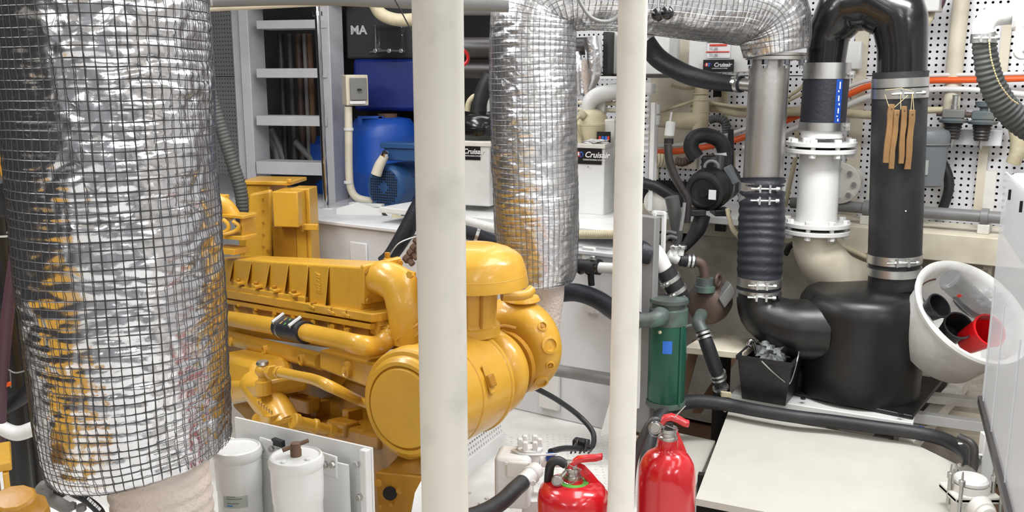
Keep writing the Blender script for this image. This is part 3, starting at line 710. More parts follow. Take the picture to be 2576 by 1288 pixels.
# white flanged pipe
sp_ = T('white_flanged_pipe', 'white painted pipe with two bolted flange pairs standing behind the silencer', 'pipe', P(2055, 600, YL))
def at(x, y): q = P(x, y, YL); return V((a.x-.0, YL, q.z))
def flange(y, wpx, hpx, nm='flange'):
    c = at(2060, y); s = rp(1, P(2060, y, YL)); MB().lathe([(wpx/2*s, -hpx/2*s), (wpx/2*s, hpx/2*s)], c, UP, 56).build(nm, 'white_gloss', sp_, bevel=.002); return c, s
s = rp(1, P(2060, 450, YL)); 
MB().lathe([(50*s, 0), (50*s, 20*s)], at(2060, 346), UP, 40).build('neck', 'white_gloss', sp_)
MB().lathe([(50*s, 0), (50*s, (at(2060, 375)-at(2060, 565)).z)], at(2060, 565), UP, 48).build('pipe_wall', 'white_gloss', sp_)
for (ya, yb, wx) in ((361, 378, 172), (562, 580, 166)):
    c0, s_ = flange(ya, wx, 11); c1, _ = flange(yb, wx, 11)
    MB().lathe([(wx*.36*s_, 0), (wx*.36*s_, (c0-c1).z)], c1, UP, 40).build('gasket', 'void', sp_)
    for i in range(8):
        tt = .22+2*PI*i/8; dd = V((math.cos(tt), math.sin(tt), 0))*wx*.435*s_
        bolt(sp_, c0+dd+UP*5*s_, UP, 9*s_, 9*s_, 'white_gloss'); bolt(sp_, c1+dd-UP*5*s_, -UP, 9*s_, 11*s_, 'white_gloss')
        MB().lathe([(6*s_, 0), (6*s_, (c0-c1).z)], c1+dd, UP, 8).build('stud', 'white_gloss', sp_)
b2 = MB(); c = at(2060, 352)+V((-.062, -.05, 0)); b2.obox(c, V((.02, 0, 0)), V((0, .012, 0)), UP*.011); lug_ = b2.build('lug', 'white_gloss', sp_, bevel=.003)
bolt(sp_, c+V((-.004, -.012, 0)), V((0, -1, 0)), .009, .008, 'white_gloss')
q = [at(2060, 590), at(2060, 618), P(2070, 655, YL), P(2110, 700, YL+.03), P(2190, 735, YL+.06)]
MB().tube(q, [rp(wx, p)/2 for wx, p in zip((102, 106, 118, 128, 130), q)], 40, 10).build('elbow', 'beige', sp_)
# blind flange on the wall behind
c = PW(2112, 460, .25); t = T('blind_flange', 'round bolted blind flange on the wall behind the white pipe', 'flange', c)
s = rp(1, c); MB().lathe([(52*s, 0), (52*s, 12*s)], c, WN, 40).build('disc', 'white_dirty', t, bevel=.002)
MB().lathe([(30*s, -.2), (30*s, 0)], c, WN, 32).build('stub_pipe', 'white_dirty', t)
bolt_ring(t, c+WN*12*s, WN, 38*s, 8, 7*s, 8*s, 'steel')
# ------------------------------------------------------------------ stainless pipe and ribbed hose
YS = 3.22
a = P(1918, 452, YS); top = P(1931, 150, YS); ax = V((a.x, YS, 0)); 
stp = T('stainless_pipe', 'bare stainless steel pipe hanging below the foil elbow with a bolted flange', 'pipe', a)
pr = rp(49, P(1928, 300, YS))
ps = [V((a.x, YS, P(1918, 475, YS).z)), V((a.x+.004, YS, top.z+.005))]
MB().tube(ps, pr, 48, 0).build('pipe_wall', 'brushed', stp)
fc = V((P(1953, 146, YS).x, YS, P(1953, 146, YS).z)); s = rp(1, fc)
MB().lathe([(72*s, -5*s), (76*s, -4*s), (76*s, 4*s), (72*s, 5*s)], fc, UP, 48).build('flange', 'brushed', stp)
MB().lathe([(74*s, 0), (74*s, 6*s)], fc+UP*6*s, UP, 48).build('upper_flange', 'brushed', stp)
for i in range(8):
    tt = .1+2*PI*i/8; dd = V((math.cos(tt), math.sin(tt), 0))*66*s; bolt(stp, fc+dd-UP*5*s, -UP, 8*s, 14*s, 'chrome'); MB().lathe([(4.5*s, 0), (4.5*s, 26*s)], fc+dd-UP*26*s, UP, 8).build('stud', 'chrome', stp)
# side branch with black hose
hq = pp([(1622, 104, 3.62), (1660, 150, 3.6), (1730, 188, 3.5), (1800, 205, 3.36), (1866, 212, 3.27)])
t = T('branch_hose', 'thick black hose sweeping down from upper left into the stainless pipe', 'hose', hq[-1])
MB().tube(hq, [rp(wx, p)/2 for wx, p in zip((50, 50, 48, 44, 40), hq)], 28, 10).build('hose_wall', 'rubber_navy', t)
dd = (hq[-1]-hq[-2]).normalized(); clamp(t, hq[-1]-dd*.012, dd, rp(20.5, hq[-1]), .016, V((-.2, -.8, .5)), sl=.03)
MB().tube([hq[-1]-dd*.01, hq[-1]+dd*.075], rp(16, hq[-1]), 20, 0).build('spigot', 'brushed', stp)
dd = (hq[0]-hq[1]).normalized(); clamp(t, hq[0]+dd*.0, dd, rp(25.5, hq[0]), .02, V((0, -1, .5)), screw=False)
# ribbed rubber hose
x_ = ax.x; z1 = P(1918, 447, YS).z; z0 = P(1908, 748, YS-.07).z
hp_ = [V((P(1908, 748, YS-.07).x, YS-.07, z0)), V((P(1912, 650, YS-.05).x, YS-.05, P(1912, 650, YS-.05).z)), V((P(1916, 560, YS-.02).x, YS-.02, P(1916, 560, YS-.02).z)), V((a.x, YS, z1))]
t = T('ribbed_rubber_hose', 'wide black ribbed rubber hose with four steel clamps below the stainless pipe', 'hose', hp_[0])
rr_ = [rp(53, hp_[0]), rp(56, hp_[1]), rp(57.5, hp_[2]), rp(55, hp_[3])]
MB().tube([hp_[0], hp_[1], hp_[2], hp_[3]], rr_, 44, 10, corr=(.030, .022)).build('hose_wall', 'rubber_navy', t)
for (x, y, w_, f) in ((1920, 468, 21, 3), (1919, 497, 21, 3), (1909, 706, 22, 0), (1908, 735, 20, 0)):
    yy = YS if f else YS-.065; c = P(x, y, yy); c.x = hp_[f].x if f else P(1909, 720, YS-.065).x
    clamp(t, c, UP, (rp(56, c) if f else rp(55, c)), rp(w_, c), V((-.15, -1, 0)), sl=.075)
# ------------------------------------------------------------------ bucket
bk = T('black_bucket', 'black square plastic bucket with wire handle standing left of the silencer', 'bucket', PZ(1922, 1010, .2))
fl_, fr2 = PZ(1866, 1003, .2), PZ(1975, 1022, .2); e3 = (fr2-fl_).normalized(); n3 = V((-e3.y, e3.x, 0)); n3 = n3 if n3.y > 0 else -n3
wB = (fr2-fl_).length; dB = .145; zb = .2; zt_ = zb+.158; c0 = (fl_+fr2)/2+n3*dB/2
b2 = MB()
def ringB(z, g): return [V((c0.x, c0.y, z))+e3*sx*(wB/2+g)+n3*sy*(dB/2+g) for sx, sy in ((-1, -1), (1, -1), (1, 1), (-1, 1))]
R_ = [ringB(zb, 0), ringB(zt_, .018), ringB(zt_, .014), ringB(zb+.004, -.004)]
for q in R_: b2.v += q
for i in range(3):
    for j in range(4): b2.f.append((i*4+j, i*4+(j+1) % 4, i*4+4+(j+1) % 4, i*4+4+j))
b2.f += [(3, 2, 1, 0), (12, 13, 14, 15)]
b2.build('bucket_body', 'black_plastic', bk, bevel=.006)
rim = ringB(zt_, .022); rim2 = ringB(zt_, .013); b2 = MB()
for i in range(4):
    j = (i+1) % 4; b2.hexa([rim[i]-UP*.012, rim[j]-UP*.012, rim2[j]-UP*.012, rim2[i]-UP*.012, rim[i]+UP*.003, rim[j]+UP*.003, rim2[j]+UP*.003, rim2[i]+UP*.003])
b2.build('bucket_rim', 'black_plastic', bk)
fa = (rim[0]+rim[1])/2; yb_ = fa.y-.008
MB().tube([P(1916, 908, yb_-.004), P(1940, 932, yb_-.014), P(1968, 956, yb_-.016), P(1984, 966, yb_-.014), P(1994, 948, yb_-.010), P(2006, 905, yb_-.004), P(2010, 885, yb_+.02)], .0024, 8, 6).build('wire_handle', 'steel', bk)
MB().obox(P(1906, 957, fl_.y+.015)+V((0, -.012, 0)), V((.006, 0, 0)), V((0, .002, 0)), UP*.008).build('paint_spot', 'label_white', bk, bevel=.003)
# crumpled plastic bag and hook tools in the bucket
def crumple(c, rx, ry, rz, s, amp, seed, n=28, m_=18):
    b_ = MB()
    for i in range(m_+1):
        ph = PI*i/m_
        for j in range(n):
            tt = 2*PI*j/n; d = V((math.sin(ph)*math.cos(tt), math.sin(ph)*math.sin(tt), math.cos(ph))); q = d*s+V((seed, seed*2, 0))
            k = 1+amp*noise.noise(q)+amp*.7*noise.noise(q*2.3)-amp*abs(noise.noise(q*1.7))
            b_.v.append(V(c)+V((d.x*rx, d.y*ry, d.z*rz))*k)
    for i in range(m_):
        for j in range(n): b_.f.append((i*n+j, i*n+(j+1) % n, (i+1)*n+(j+1) % n, (i+1)*n+j))
    return b_
c = V((c0.x+.005, c0.y, zt_+.016))
S(crumple(c+V((0, 0, -.01)), .052, .05, .052, 2.6, .75, 3), 'plastic_bag', 'clear_film', 'crumpled clear plastic bag stuffed into the black bucket', 'bag', ang=25)
for i, (dx, lbl) in enumerate(((-.055, 'chrome hooked bar leaning in the black bucket, nearer the left corner'), (-.045, 'second chrome hooked bar in the black bucket beside the plastic bag'))):
    a_ = c0+e3*dx+n3*(.01-.03*i); a_.z = zb+.05
    tip = V((a_.x-.012, a_.y, zt_+.03+.008*i))
    S(MB().tube([a_, V((a_.x, a_.y, zt_-.01)), tip, tip+V((-.012, -.004, .008)), tip+V((-.02, -.004, -.006)), tip+V((-.012, -.004, -.014))], .0055, 10, 6), 'hook_bar', 'chrome', lbl, 'tool')
# ------------------------------------------------------------------ leaning white tub with contents
nrm = V((.24, -.65, .72)).normalized(); tcx = P(2446, 786, 2.90)
tb = T('white_tub', 'round white plastic tub tipped on its side behind the frosted sheet', 'tub', tcx-nrm*.16)
Rt = rp(150, tcx)
u_, v_, _ = frame(nrm)
pr_ = [(0, -.20), (Rt*.76, -.20), (Rt*.82, -.19), (Rt*.93, -.04), (Rt*.95, -.012), (Rt*1.03, -.008), (Rt*1.05, .004), (Rt*1.02, .012), (Rt*.945, .008), (Rt*.90, -.01), (Rt*.80, -.18), (0, -.186)]
MB().lathe(pr_, tcx, nrm, 64).build('tub_shell', 'tub', tb, ang=50)
MB().torus(tcx-nrm*.055, nrm, Rt*.885, .006, 48, 8, 1.6, 3.6).build('brown_stain_ring', 'rust', tb)
def inside(x, y, h):   # point on a plane h below the rim
    q = tcx-nrm*h; return PL(x, y, q, nrm)
def cup(c, ax, r, h, m_, name, label):
    return S(MB().lathe([(0, 0), (r*.8, 0), (r, h), (r*1.06, h), (r*1.06, h-.006), (r*1.0, h-.008), (r*1.0, h+.0), (r*.94, h), (r*.76, .006), (0, .006)], c, ax, 32), name, m_, label, 'cup', ang=30)
ax1 = V((.55, -.72, .42)).normalized()
ax1 = V((.18, -.80, .57)).normalized(); c = P(2490, 830, 2.80); cup(c-ax1*.11, ax1, .052, .11, 'red_plastic', 'red_cup', 'bright red plastic cup lying in the white tub')
ax2 = V((.02, -.76, .65)).normalized()
c = P(2412, 818, 2.84); cup(c-ax2*.085, ax2, .045, .085, 'black_plastic', 'black_cup', 'black plastic cup in the white tub left of the red cup')
ax2 = V((.35, -.7, .62)).normalized(); c = P(2364, 768, 2.83); cup(c-ax2*.05, ax2, .04, .05, 'black_plastic', 'black_cup', 'black plastic cup at the upper left inside the white tub')
c = inside(2446, 752, .135); S(MB().lathe([(0, 0), (.088, 0), (.096, .014), (.086, .026), (.07, .014), (0, .012)], c, nrm, 32), 'black_dish', 'black_plastic', 'flat black dish lying under the clear bottle in the tub', 'dish')
pa, pb_ = P(2386, 700, 2.80), P(2462, 772, 2.84); d_ = (pb_-pa).normalized(); Lb = (pb_-pa).length; rb_ = .038
bo = T('clear_bottle', 'clear ribbed plastic bottle lying on top of the white tub contents', 'bottle', pa)
MB().lathe([(0, .006), (rb_*.5, .0), (rb_*.92, .004), (rb_, .014)]+[(rb_*(1-.05*(k % 2)), .02+k*.008) for k in range(9)]+[(rb_, .10), (rb_, Lb), (rb_*.8, Lb+.03), (rb_*.4, Lb+.055), (rb_*.36, Lb+.07)], pa, d_, 32).build('bottle_wall', 'clear_bottle', bo, ang=50)
sdv = V((-1, -.6, -.6)).normalized(); MB().lathe([(rb_*.36, 0), (rb_*.40, .002), (rb_*.40, .016), (0, .016)], pa+d_*(Lb+.066), d_, 20).build('bottle_cap', 'label_white', bo)
sdd = (V((-.5, -.8, -.2))-d_*V((-.5, -.8, -.2)).dot(d_)).normalized(); MB().obox(pa+d_*.05+sdd*(rb_+.0005), d_*.006, sdd*.001, d_.cross(sdd)*.006).build('bottle_label', 'label_red', bo)
q = inside(2488, 752, .03); S(crumple(q, .045, .04, .035, 2.2, .6, 8), 'plastic_scrap', 'clear_film', 'crumpled clear plastic scrap beside the bottle in the tub', 'bag', ang=25)
# ------------------------------------------------------------------ frosted cover at the right edge
e0 = P(2470, 1000, 2.45); e1 = PZ(2546, 1288, e0.z); zc = P(2532, 432, 2.45).z
far = V((e0.x, e0.y, 0)); near = V((e1.x, e1.y, 0)); dr = (near-far).normalized(); nn_ = V((dr.y, -dr.x, 0)); nn_ = nn_ if nn_.x < 0 else -nn_
near2 = far+dr*1.1
cb = T('frosted_cover', 'frosted translucent cover with a dark lower edge closing the right side', 'cover', (far.x, far.y, e0.z))
MB().prism([V((far.x, far.y, e0.z)), V((near2.x, near2.y, e0.z)), V((near2.x, near2.y, zc)), V((far.x, far.y, zc))], -nn_*.004).build('frosted_sheet', 'frosted', cb)
ctr = (far+near2)/2
MB().obox(V((ctr.x, ctr.y, e0.z-.006))+nn_*.002, dr*.55, nn_*.008, UP*.011).build('edge_strip', 'dark_pipe', cb)
cz = P(2545, 600, 2.45).z
MB().obox(V((ctr.x, ctr.y, (zc+cz)/2))-nn_*.05, dr*.545, nn_*.042, UP*((zc-cz)/2)).build('upper_casing', 'white_gloss', cb, bevel=.02, bseg=4)
for s_ in (.06, .30, .62):
    q = far+dr*s_; MB().tube([V((q.x, q.y, e0.z+.01))+nn_*.002, V((q.x, q.y, zc-.3))+nn_*.002], .002, 6, 0).build('stiffening_rib', 'frosted', cb)
for (x, y) in ((2543, 490), (2572, 520)):
    q = PL(x, y, far, nn_); MB().obox(q+nn_*.003, dr*.0025, nn_*.003, UP*.013).build('latch_slot', 'void', cb)
# ------------------------------------------------------------------ white pump bottom right with drain hose
pc = P(2438, 1250, 2.30); s = rp(1, pc)
pu = T('white_bilge_pump', 'small white painted diaphragm pump at the bottom right corner', 'pump', V((pc.x, pc.y, .15)))
zt2 = P(2440, 1212, 2.30).z
MB().lathe([(38*s, -.10), (42*s, -.09), (42*s, -.02), (36*s, -.01), (36*s, 0), (42*s, .001), (42*s, .008), (36*s, .014), (0, .016)], (pc.x, pc.y, zt2), UP, 40).build('cover_disc', 'white_gloss', pu)
MB().lathe([(46*s, 0), (46*s, .02), (50*s, .03), (44*s, .08)], (pc.x, pc.y, .15), UP, 32).build('pump_body', 'white_dirty', pu)
fx = V((pc.x-.0, pc.y-.0, zt2-.052)); dm = V((.12, -1, -.1)).normalized()
MB().lathe([(36*s, 0), (36*s, .03), (32*s, .036), (30*s, .05), (26*s, .052), (24*s, .066), (18*s, .07), (0, .07)], fx+dm*.02, dm, 36).build('end_bell', 'white_dirty', pu)
MB().lathe([(17*s, 0), (17*s, .018), (12*s, .022), (0, .022)], fx+dm*.088, dm, 24).build('black_knob', 'black_plastic', pu)
for (dx, dy) in ((-52, .0), (48, -.02), (-46, -.05), (50, -.06)):
    q = V((pc.x+dx*s, pc.y+dy, 0)); MB().lathe([(5*s, .17), (5*s, zt2+.01), (8*s, zt2+.012), (8*s, zt2+.026), (3*s, zt2+.028), (2*s, zt2+.05)], q, UP, 12).build('tie_bolt', 'brushed', pu)
for zz_ in (zt2-.03, .2):
    MB().obox(V((pc.x, pc.y, zz_)), V((56*s, 0, 0)), V((0, .05, 0)), UP*.008).build('mounting_bar', 'white_dirty', pu, bevel=.003)
q = [V((pc.x+.045, pc.y+.08, zt2+.0)), V((pc.x+.05, pc.y+.1, zt2+.06)), V((pc.x+.03, pc.y+.14, zt2+.07))]
MB().tube(q, .012, 12, 6).build('side_fitting', 'dark_pipe', pu)
# post right of it
S(MB().pbox(2462, 1094, 2492, 1250, 2.46, 0, .03), 'post_stub', 'white', 'short white upright board by the dark lower edge of the frosted cover', 'post', bevel=.003)
# long black drain hose lying in front of the board
hq = pp([(1622, 1200, 2.62), (1630, 1130, 2.75), (1650, 1066, 2.85), (1690, 1024, 2.93), (1750, 1010, 2.98), (1830, 1018, 2.99)])+[P(1900, 1032, 2.94), P(2000, 1048, 2.88), P(2100, 1060, 2.85), P(2200, 1074, 2.80), P(2300, 1088, 2.76), P(2370, 1104, 2.70), P(2420, 1130, 2.60), P(2442, 1158, 2.48), P(2434, 1192, 2.38)]
dh = T('drain_hose', 'long black hose snaking along the white board to the small white pump', 'hose', hq[6])
MB().tube(hq, [rp(wx, p)/2 for wx, p in zip((34, 34, 36, 37, 36, 34, 33, 33, 33, 33, 34, 36, 37, 38, 36), hq)], 22, 8).build('hose_wall', 'rubber', dh)
MB().lathe([(rp(18.5, hq[10]), -.006), (rp(18.5, hq[10]), .006)], hq[10]+V((.02, 0, -.003)), hq[11]-hq[10], 24).build('blue_tape', 'stripe_blue', dh)
dd = (hq[-1]-hq[-2]).normalized(); clamp(dh, hq[-1], dd, rp(19, hq[-1]), .012, V((-1, -.5, .2)), sl=.03)
for (i, dx) in ((12, -.01), (12, .02), (13, .02)):
    p_ = hq[i]+V((dx, -.012, .022)); MB().obox(p_, V((.008, -.004, 0)), V((.002, .004, 0)), UP*.0015).build('paint_fleck', 'label_white', dh)
# brass corner bracket with wire at the panel's top left corner
q = P(1826, 992, 3.0); t = T('brass_bracket', 'small brass bracket with a hanging wire at the hatch corner', 'bracket', q)
MB().obox(q, V((.016, -.006, 0)), V((0, .008, 0)), UP*.008).build('bracket_plate', 'cream', t); MB().tube([q-UP*.005, q-UP*.05], .0025, 8, 0).build('bracket_wire', 'steel', t)
bolt(t, q-UP*.055, -UP, .006, .008, 'cream', 'nut')
# ------------------------------------------------------------------ foil lagged pipes
a, b_ = vpipe(253, -60, 1190, 1.9); X1 = P(302, 600, 1.9).x
t = T('lagged_exhaust_pipe', 'huge vertical pipe lagged in crinkled foil and wire net at the left', 'pipe', (X1, 1.9, .2))
R1 = rp(485, P(300, 500, 1.9))/2
zb = .475
foil_sleeve(t, [(X1, 1.9, 2.02), (X1, 1.9, 1.6), (X1, 1.9, 1.2), (X1, 1.9, .8), (X1, 1.9, .58), (X1+.004, 1.9, zb+.02), (X1+.006, 1.9, zb)], [R1*1.0, R1, R1, R1*.995, R1*.98, R1*.955, R1*.90], 230, .0055, 'foil', 'wire', wr=.0009, seed=1)
b2 = MB(); cs = [(X1+.03, 1.9, zb+.03), (X1+.045, 1.9, zb-.08), (X1+.05, 1.9, .2), (X1+.05, 1.9, .0)]
b2.tube(cs, [.112, .108, .104, .104], 40, 10, corr=(.03, .02)); b2.build('cloth_wrap', 'cloth', t, ang=60)
YF = 3.05
x0 = P(1345, 400, YF)
Rf = rp(206, P(1345, 400, YF))/2
t = T('lagged_turbo_pipe', 'foil lagged pipe with wire net rising from the turbo and bending right along the top', 'pipe', (x0.x, YF, .6))
pts = [P(1352, 706, YF), P(1351, 672, YF), P(1349, 560, YF), P(1345, 400, YF), P(1341, 240, YF), P(1339, 100, YF), P(1350, 15, YF), P(1410, -24, YF), P(1520, -28, 3.08), P(1640, -20, 3.12), P(1760, -8, 3.16), P(1850, -2, 3.19), P(1915, 24, 3.21), P(1945, 72, 3.22), P(1953, 133, 3.22)]
for p in pts[:6]: p.x = x0.x+(p.x-x0.x)*1.0
wid = [176, 192, 204, 208, 212, 212, 206, 200, 200, 204, 212, 214, 206, 184, 158]
foil_sleeve(t, pts, [rp(w_, p)/2 for w_, p in zip(wid, pts)], 150, .0055, 'foil_far', 'wire_light', wr=.00075, seed=4, amp=.7)
q = [P(1358, 690, YF), P(1372, 730, YF), P(1372, 790, YF), P(1365, 850, YF)]
MB().tube(q, [rp(w_, p)/2 for w_, p in zip((150, 96, 80, 76), q)], 32, 8).build('cloth_wrap', 'cloth', t)
# grey cable looped in front of the top foil pipe
q = pp([(1450, -20), (1462, 10), (1485, 42), (1515, 54), (1545, 48), (1568, 20), (1580, -20)], Y=2.88)
S(MB().tube(q, .006, 10, 8), 'cable_loop', 'grey_pvc', 'grey cable loop hanging in front of the foil pipe at the top', 'cable')
# two black ball knobs hanging at the top
for (x, y, Y, lbl) in ((1655, 36, 2.7, 'black ball knob on a rod at the top, the left and farther one'), (1678, 32, 2.6, 'black ball knob on a rod at the top, the right and nearer one')):
    c = P(x, y, Y); k = T('ball_knob', lbl, 'knob', c)
    MB().ball(c, rp(17.5, c), 20).build('ball', 'black_gloss', k); MB().tube([c+UP*rp(14, c), V((c.x, c.y, 2.08))], rp(3, c), 8, 0).build('rod', 'steel', k)
# ------------------------------------------------------------------ extinguishers
def extinguisher(x, Y, r, zs, label, tall):
    c = P(x, 1200, Y); cx = c.x; t = T('fire_extinguisher', label, 'extinguisher', (cx, Y, 0))
    if tall: prof = [(r*.9, 0), (r, .012), (r, zs), (r*.975, zs+.018), (r*.90, zs+.036), (r*.74, zs+.053), (r*.52, zs+.063), (r*.40, zs+.068), (r*.36, zs+.076), (r*.355, zs+.094), (0, zs+.094)]
    else: prof = [(r*.9, 0), (r, .012), (r, zs), (r*.985, zs+.014), (r*.93, zs+.028), (r*.80, zs+.039), (r*.55, zs+.046), (r*.30, zs+.050), (r*.29, zs+.056), (0, zs+.056)]
    MB().lathe(prof, (cx, Y, 0), UP, 56).build('cylinder', 'red', t, ang=60)
    z = prof[-1][1]; n_ = r*(.33 if tall else .25)
    MB().lathe([(n_, 0), (n_, .010), (n_*.85, .012), (n_*.85, .020), (n_*.95, .022), (n_*.95, .030), (0, .030)], (cx, Y, z-.003), UP, 24).build('neck_fitting', 'brushed', t)
    MB().obox((cx-.003, Y, z+.034), V((.013, 0, 0)), V((0, .009, 0)), UP*.010).build('valve_block', 'brushed' if not tall else 'dark_pipe', t, bevel=.003)
    def strip(pts, w0, w1, th, name, wdir=V((.2, .98, 0))):
        b3 = MB(); n = len(pts)
        for i, (dx, dz) in enumerate(pts):
            w_ = w0+(w1-w0)*i/(n-1); p = V((cx+dx, Y, z+dz))
            a_ = V((pts[min(i+1, n-1)][0]-pts[max(i-1, 0)][0], 0, pts[min(i+1, n-1)][1]-pts[max(i-1, 0)][1])).normalized(); nn = V((-a_.z, 0, a_.x))*th
            wv_ = wdir*w_; b3.v += [p-wv_-nn, p+wv_-nn, p+wv_+nn, p-wv_+nn]
        for i in range(n-1):
            for e in range(4): b3.f.append((i*4+e, i*4+(e+1) % 4, i*4+4+(e+1) % 4, i*4+4+e))
        b3.f += [(3, 2, 1, 0), tuple(range(n*4-4, n*4))]
        return b3.build(name, 'red', t, bevel=.003, ang=50)
    if tall:
        strip([(-.020, .034), (-.008, .050), (.006, .053), (.022, .047), (.038, .038), (.048, .036)], .013, .010, .0065, 'squeeze_lever')
        strip([(.004, .026), (.014, .010), (.024, -.012), (.034, -.036), (.040, -.058)], .013, .012, .0045, 'carrying_handle', V((.72, .69, 0)))
    else:
        strip([(-.010, .010), (-.004, .034), (.012, .047), (.036, .050), (.056, .051), (.070, .055)], .013, .010, .0065, 'squeeze_lever')
        strip([(.006, .032), (.018, .026), (.038, .004), (.060, -.024), (.076, -.044), (.080, -.052)], .013, .012, .0045, 'carrying_handle', V((.72, .69, 0)))
    g = V((cx-(.034 if tall else .038), Y-.024, z+(.036 if tall else .004))); MB().lathe([(0, -.002), (.012, -.002), (.0135, 0), (.0135, .006), (.011, .007), (.010, .004), (0, .004)], g, V((-.25, -1, .1)), 24).build('pressure_gauge', 'brushed', t)
    MB().tube([g+V((.004, .005, 0)), V((cx-.004, Y, z+.03))], .005, 10, 0).build('gauge_stem', 'brushed', t)
    MB().torus(V((cx+(-.034 if tall else -.012), Y-.034, z+(.036 if tall else .018))), V((-.2, -1, .2)), .017, .0012, 24, 6).build('pull_ring', 'chrome', t)
    MB().tube([V((cx-.01, Y-.016, z+.04)), V((cx+.02, Y-.018, z+.028))], .0012, 6, 0).build('safety_pin', 'chrome', t)
    return t, cx, z
t, cx, z = extinguisher(1677, 2.0, .0675, .386, 'taller red fire extinguisher right of the thin cream pole', True)
hz = [V((cx-.012, 2.0, z+.036)), V((cx-.034, 1.995, z+.046)), V((cx-.055, 1.985, z+.024)), V((cx-.075, 1.975, z-.02)), V((cx-.085, 1.97, z-.07)), V((cx-.088, 1.98, z-.2))]
MB().tube(hz, .0095, 14, 8).build('discharge_hose', 'dark_pipe', t)
MB().tube([V((cx+.008, 1.99, z+.052)), V((cx+.036, 1.99, z+.084))], .0012, 6, 0).build('seal_wire', 'steel', t)
t, cx, z = extinguisher(1441, 2.05, .0845, .304, 'shorter red fire extinguisher with green collar left of the thin cream pole', False)
MB().lathe([(.022, 0), (.038, 0), (.039, .002), (.038, .004), (.022, .004)], (cx, 2.05, z-.009), V((.03, -.05, 1)), 36).build('collar_ring', 'green_ring', t)
MB().tube([V((cx-.018, 2.05, z+.034)), V((cx-.036, 2.05, z+.044)), V((cx-.052, 2.05, z+.036)), V((cx-.057, 2.06, z+.002)), V((cx-.057, 2.08, z-.05)), V((cx-.055, 2.12, z-.2))], .011, 16, 8).build('discharge_hose', 'rubber', t)
# ------------------------------------------------------------------ the yellow engine
EY = math.radians(56.7); et, en = dirs(EY); eq = P(905, 670, 2.47); ec = -en
def PE(x, y, o=0): return PL(x, y, eq+en*o, en)
E = T('marine_engine', 'big yellow painted marine diesel engine with turbo and round air cleaner', 'engine', (-.6, 2.8, 0))
def ehex(x0, yt0, yb0, x1, yt1, yb1, o, dep, name, m_='yellow', bevel=.004, par=E, tilt=0):
    f = [PE(x0, yb0, o), PE(x1, yb1, o), PE(x1, yt1, o-tilt), PE(x0, yt0, o-tilt)]
    q = [f[0], f[1], f[1]+ec*dep, f[0]+ec*dep, f[3], f[2], f[2]+ec*(dep-tilt), f[3]+ec*(dep-tilt)]
    return MB().hexa(q).build(name, m_, par, bevel=bevel)
cover = ehex(545, 649, 745, 908, 671, 800, 0, .125, 'aftercooler_cover', bevel=.007)
ehex(545, 712, 735, 766, 747, 792, .012, .13, 'cover_step', bevel=.004)
ehex(545, 726, 746, 935, 790, 812, .022, .165, 'cover_flange', bevel=.003)
ehex(545, 749, 760, 930, 815, 830, .016, .16, 'lower_flange', bevel=.003)
# tapering ribs down the cover front
for (xt, yt, xb, yb) in ((587, 658, 577, 706), (632, 661, 621, 714), (678, 664, 667, 724), (725, 667, 715, 734), (775, 669, 766, 770), (826, 672, 816, 782)):
    A, B_ = PE(xt, yt, .0), PE(xb, yb, .0); w_ = .0055
    A2, B2 = PE(xt, yt, .003), PE(xb, yb, .016)
    MB().hexa([B_-et*w_*1.4, B_+et*w_*1.4, B2+et*w_, B2-et*w_, A-et*w_*.9, A+et*w_*.9, A2+et*w_*.7, A2-et*w_*.7]).build('rib', 'yellow', E, bevel=.002)
# bolt pads and bolts along the cover foot
for (x, y) in ((602, 708), (647, 716), (693, 726), (742, 737), (792, 768), (842, 781), (880, 788)):
    q = PE(x, y, .012); MB().obox(q-UP*.004, et*.024, en*.014, UP*.005).build('bolt_pad', 'yellow', E, bevel=.002)
    bolt(E, q+UP*.002+en*.004, UP, .009, .009, 'yellow_dark')
for (x, y) in ((602, 757), (645, 766), (693, 777), (740, 788), (790, 799), (838, 811), (875, 820)):
    bolt(E, PE(x, y+6, .012), -UP, .010, .012, 'yellow')
# faint cast mark on the cover
MB().obox(PE(800, 712, .001), et*.022, en*.0015, UP*.032).build('cast_boss', 'yellow', E, bevel=.002)
for (y, w_) in ((692, .013), (698, .014), (706, .012), (716, .016), (724, .011), (730, .013)):
    MB().tube([PE(800, y, .003)-et*w_, PE(800, y-1.5, .003), PE(800, y, .003)+et*w_], .0018, 6, 4).build('cast_mark', 'yellow', E)
# end plate and charge air elbow
ex = et
A = PE(925, 672, -.03)
MB().prism([PE(906, 666, .008), PE(906, 762, .008), PE(906, 762, .008)+ec*.115, PE(906, 655, .008)+ec*.115], et*.022).build('end_plate', 'yellow', E, bevel=.004)
MB().prism([PE(925, 790, .0), PE(935, 812, .0), PE(935, 812, 0)+ec*.13, PE(925, 790, 0)+ec*.13], et*.05).build('end_foot', 'yellow', E, bevel=.004)
for (x, y, c_) in ((912, 682, .004), (914, 752, .004), (912, 668, .1)):
    bolt(E, PE(x, y, 0)+et*.022+ec*c_, et, .009, .010, 'yellow_dark')
q = [PE(908, 712, 0)+ec*.055, P(968, 700, 2.44), P(1005, 722, 2.41), P(1020, 765, 2.39), P(1024, 815, 2.38), P(1028, 860, 2.38)]
MB().tube(q, [rp(w_, p)/2 for w_, p in zip((86, 88, 98, 98, 90, 84), q)], 36, 10).build('charge_elbow', 'yellow', E)
q = [P(1000, 820, 2.36), P(1060, 780, 2.36)]; MB().obox((q[0]+q[1])/2+V((.01, .02, -.012)), (q[1]-q[0])*.6, V((0, .045, .01)), V((.008, 0, .010))).build('elbow_flange', 'yellow', E, bevel=.003)
MB().obox(P(1040, 850, 2.37), V((.022, 0, .0)), V((0, .01, 0)), UP*.055).build('support_bracket', 'yellow', E, bevel=.004)
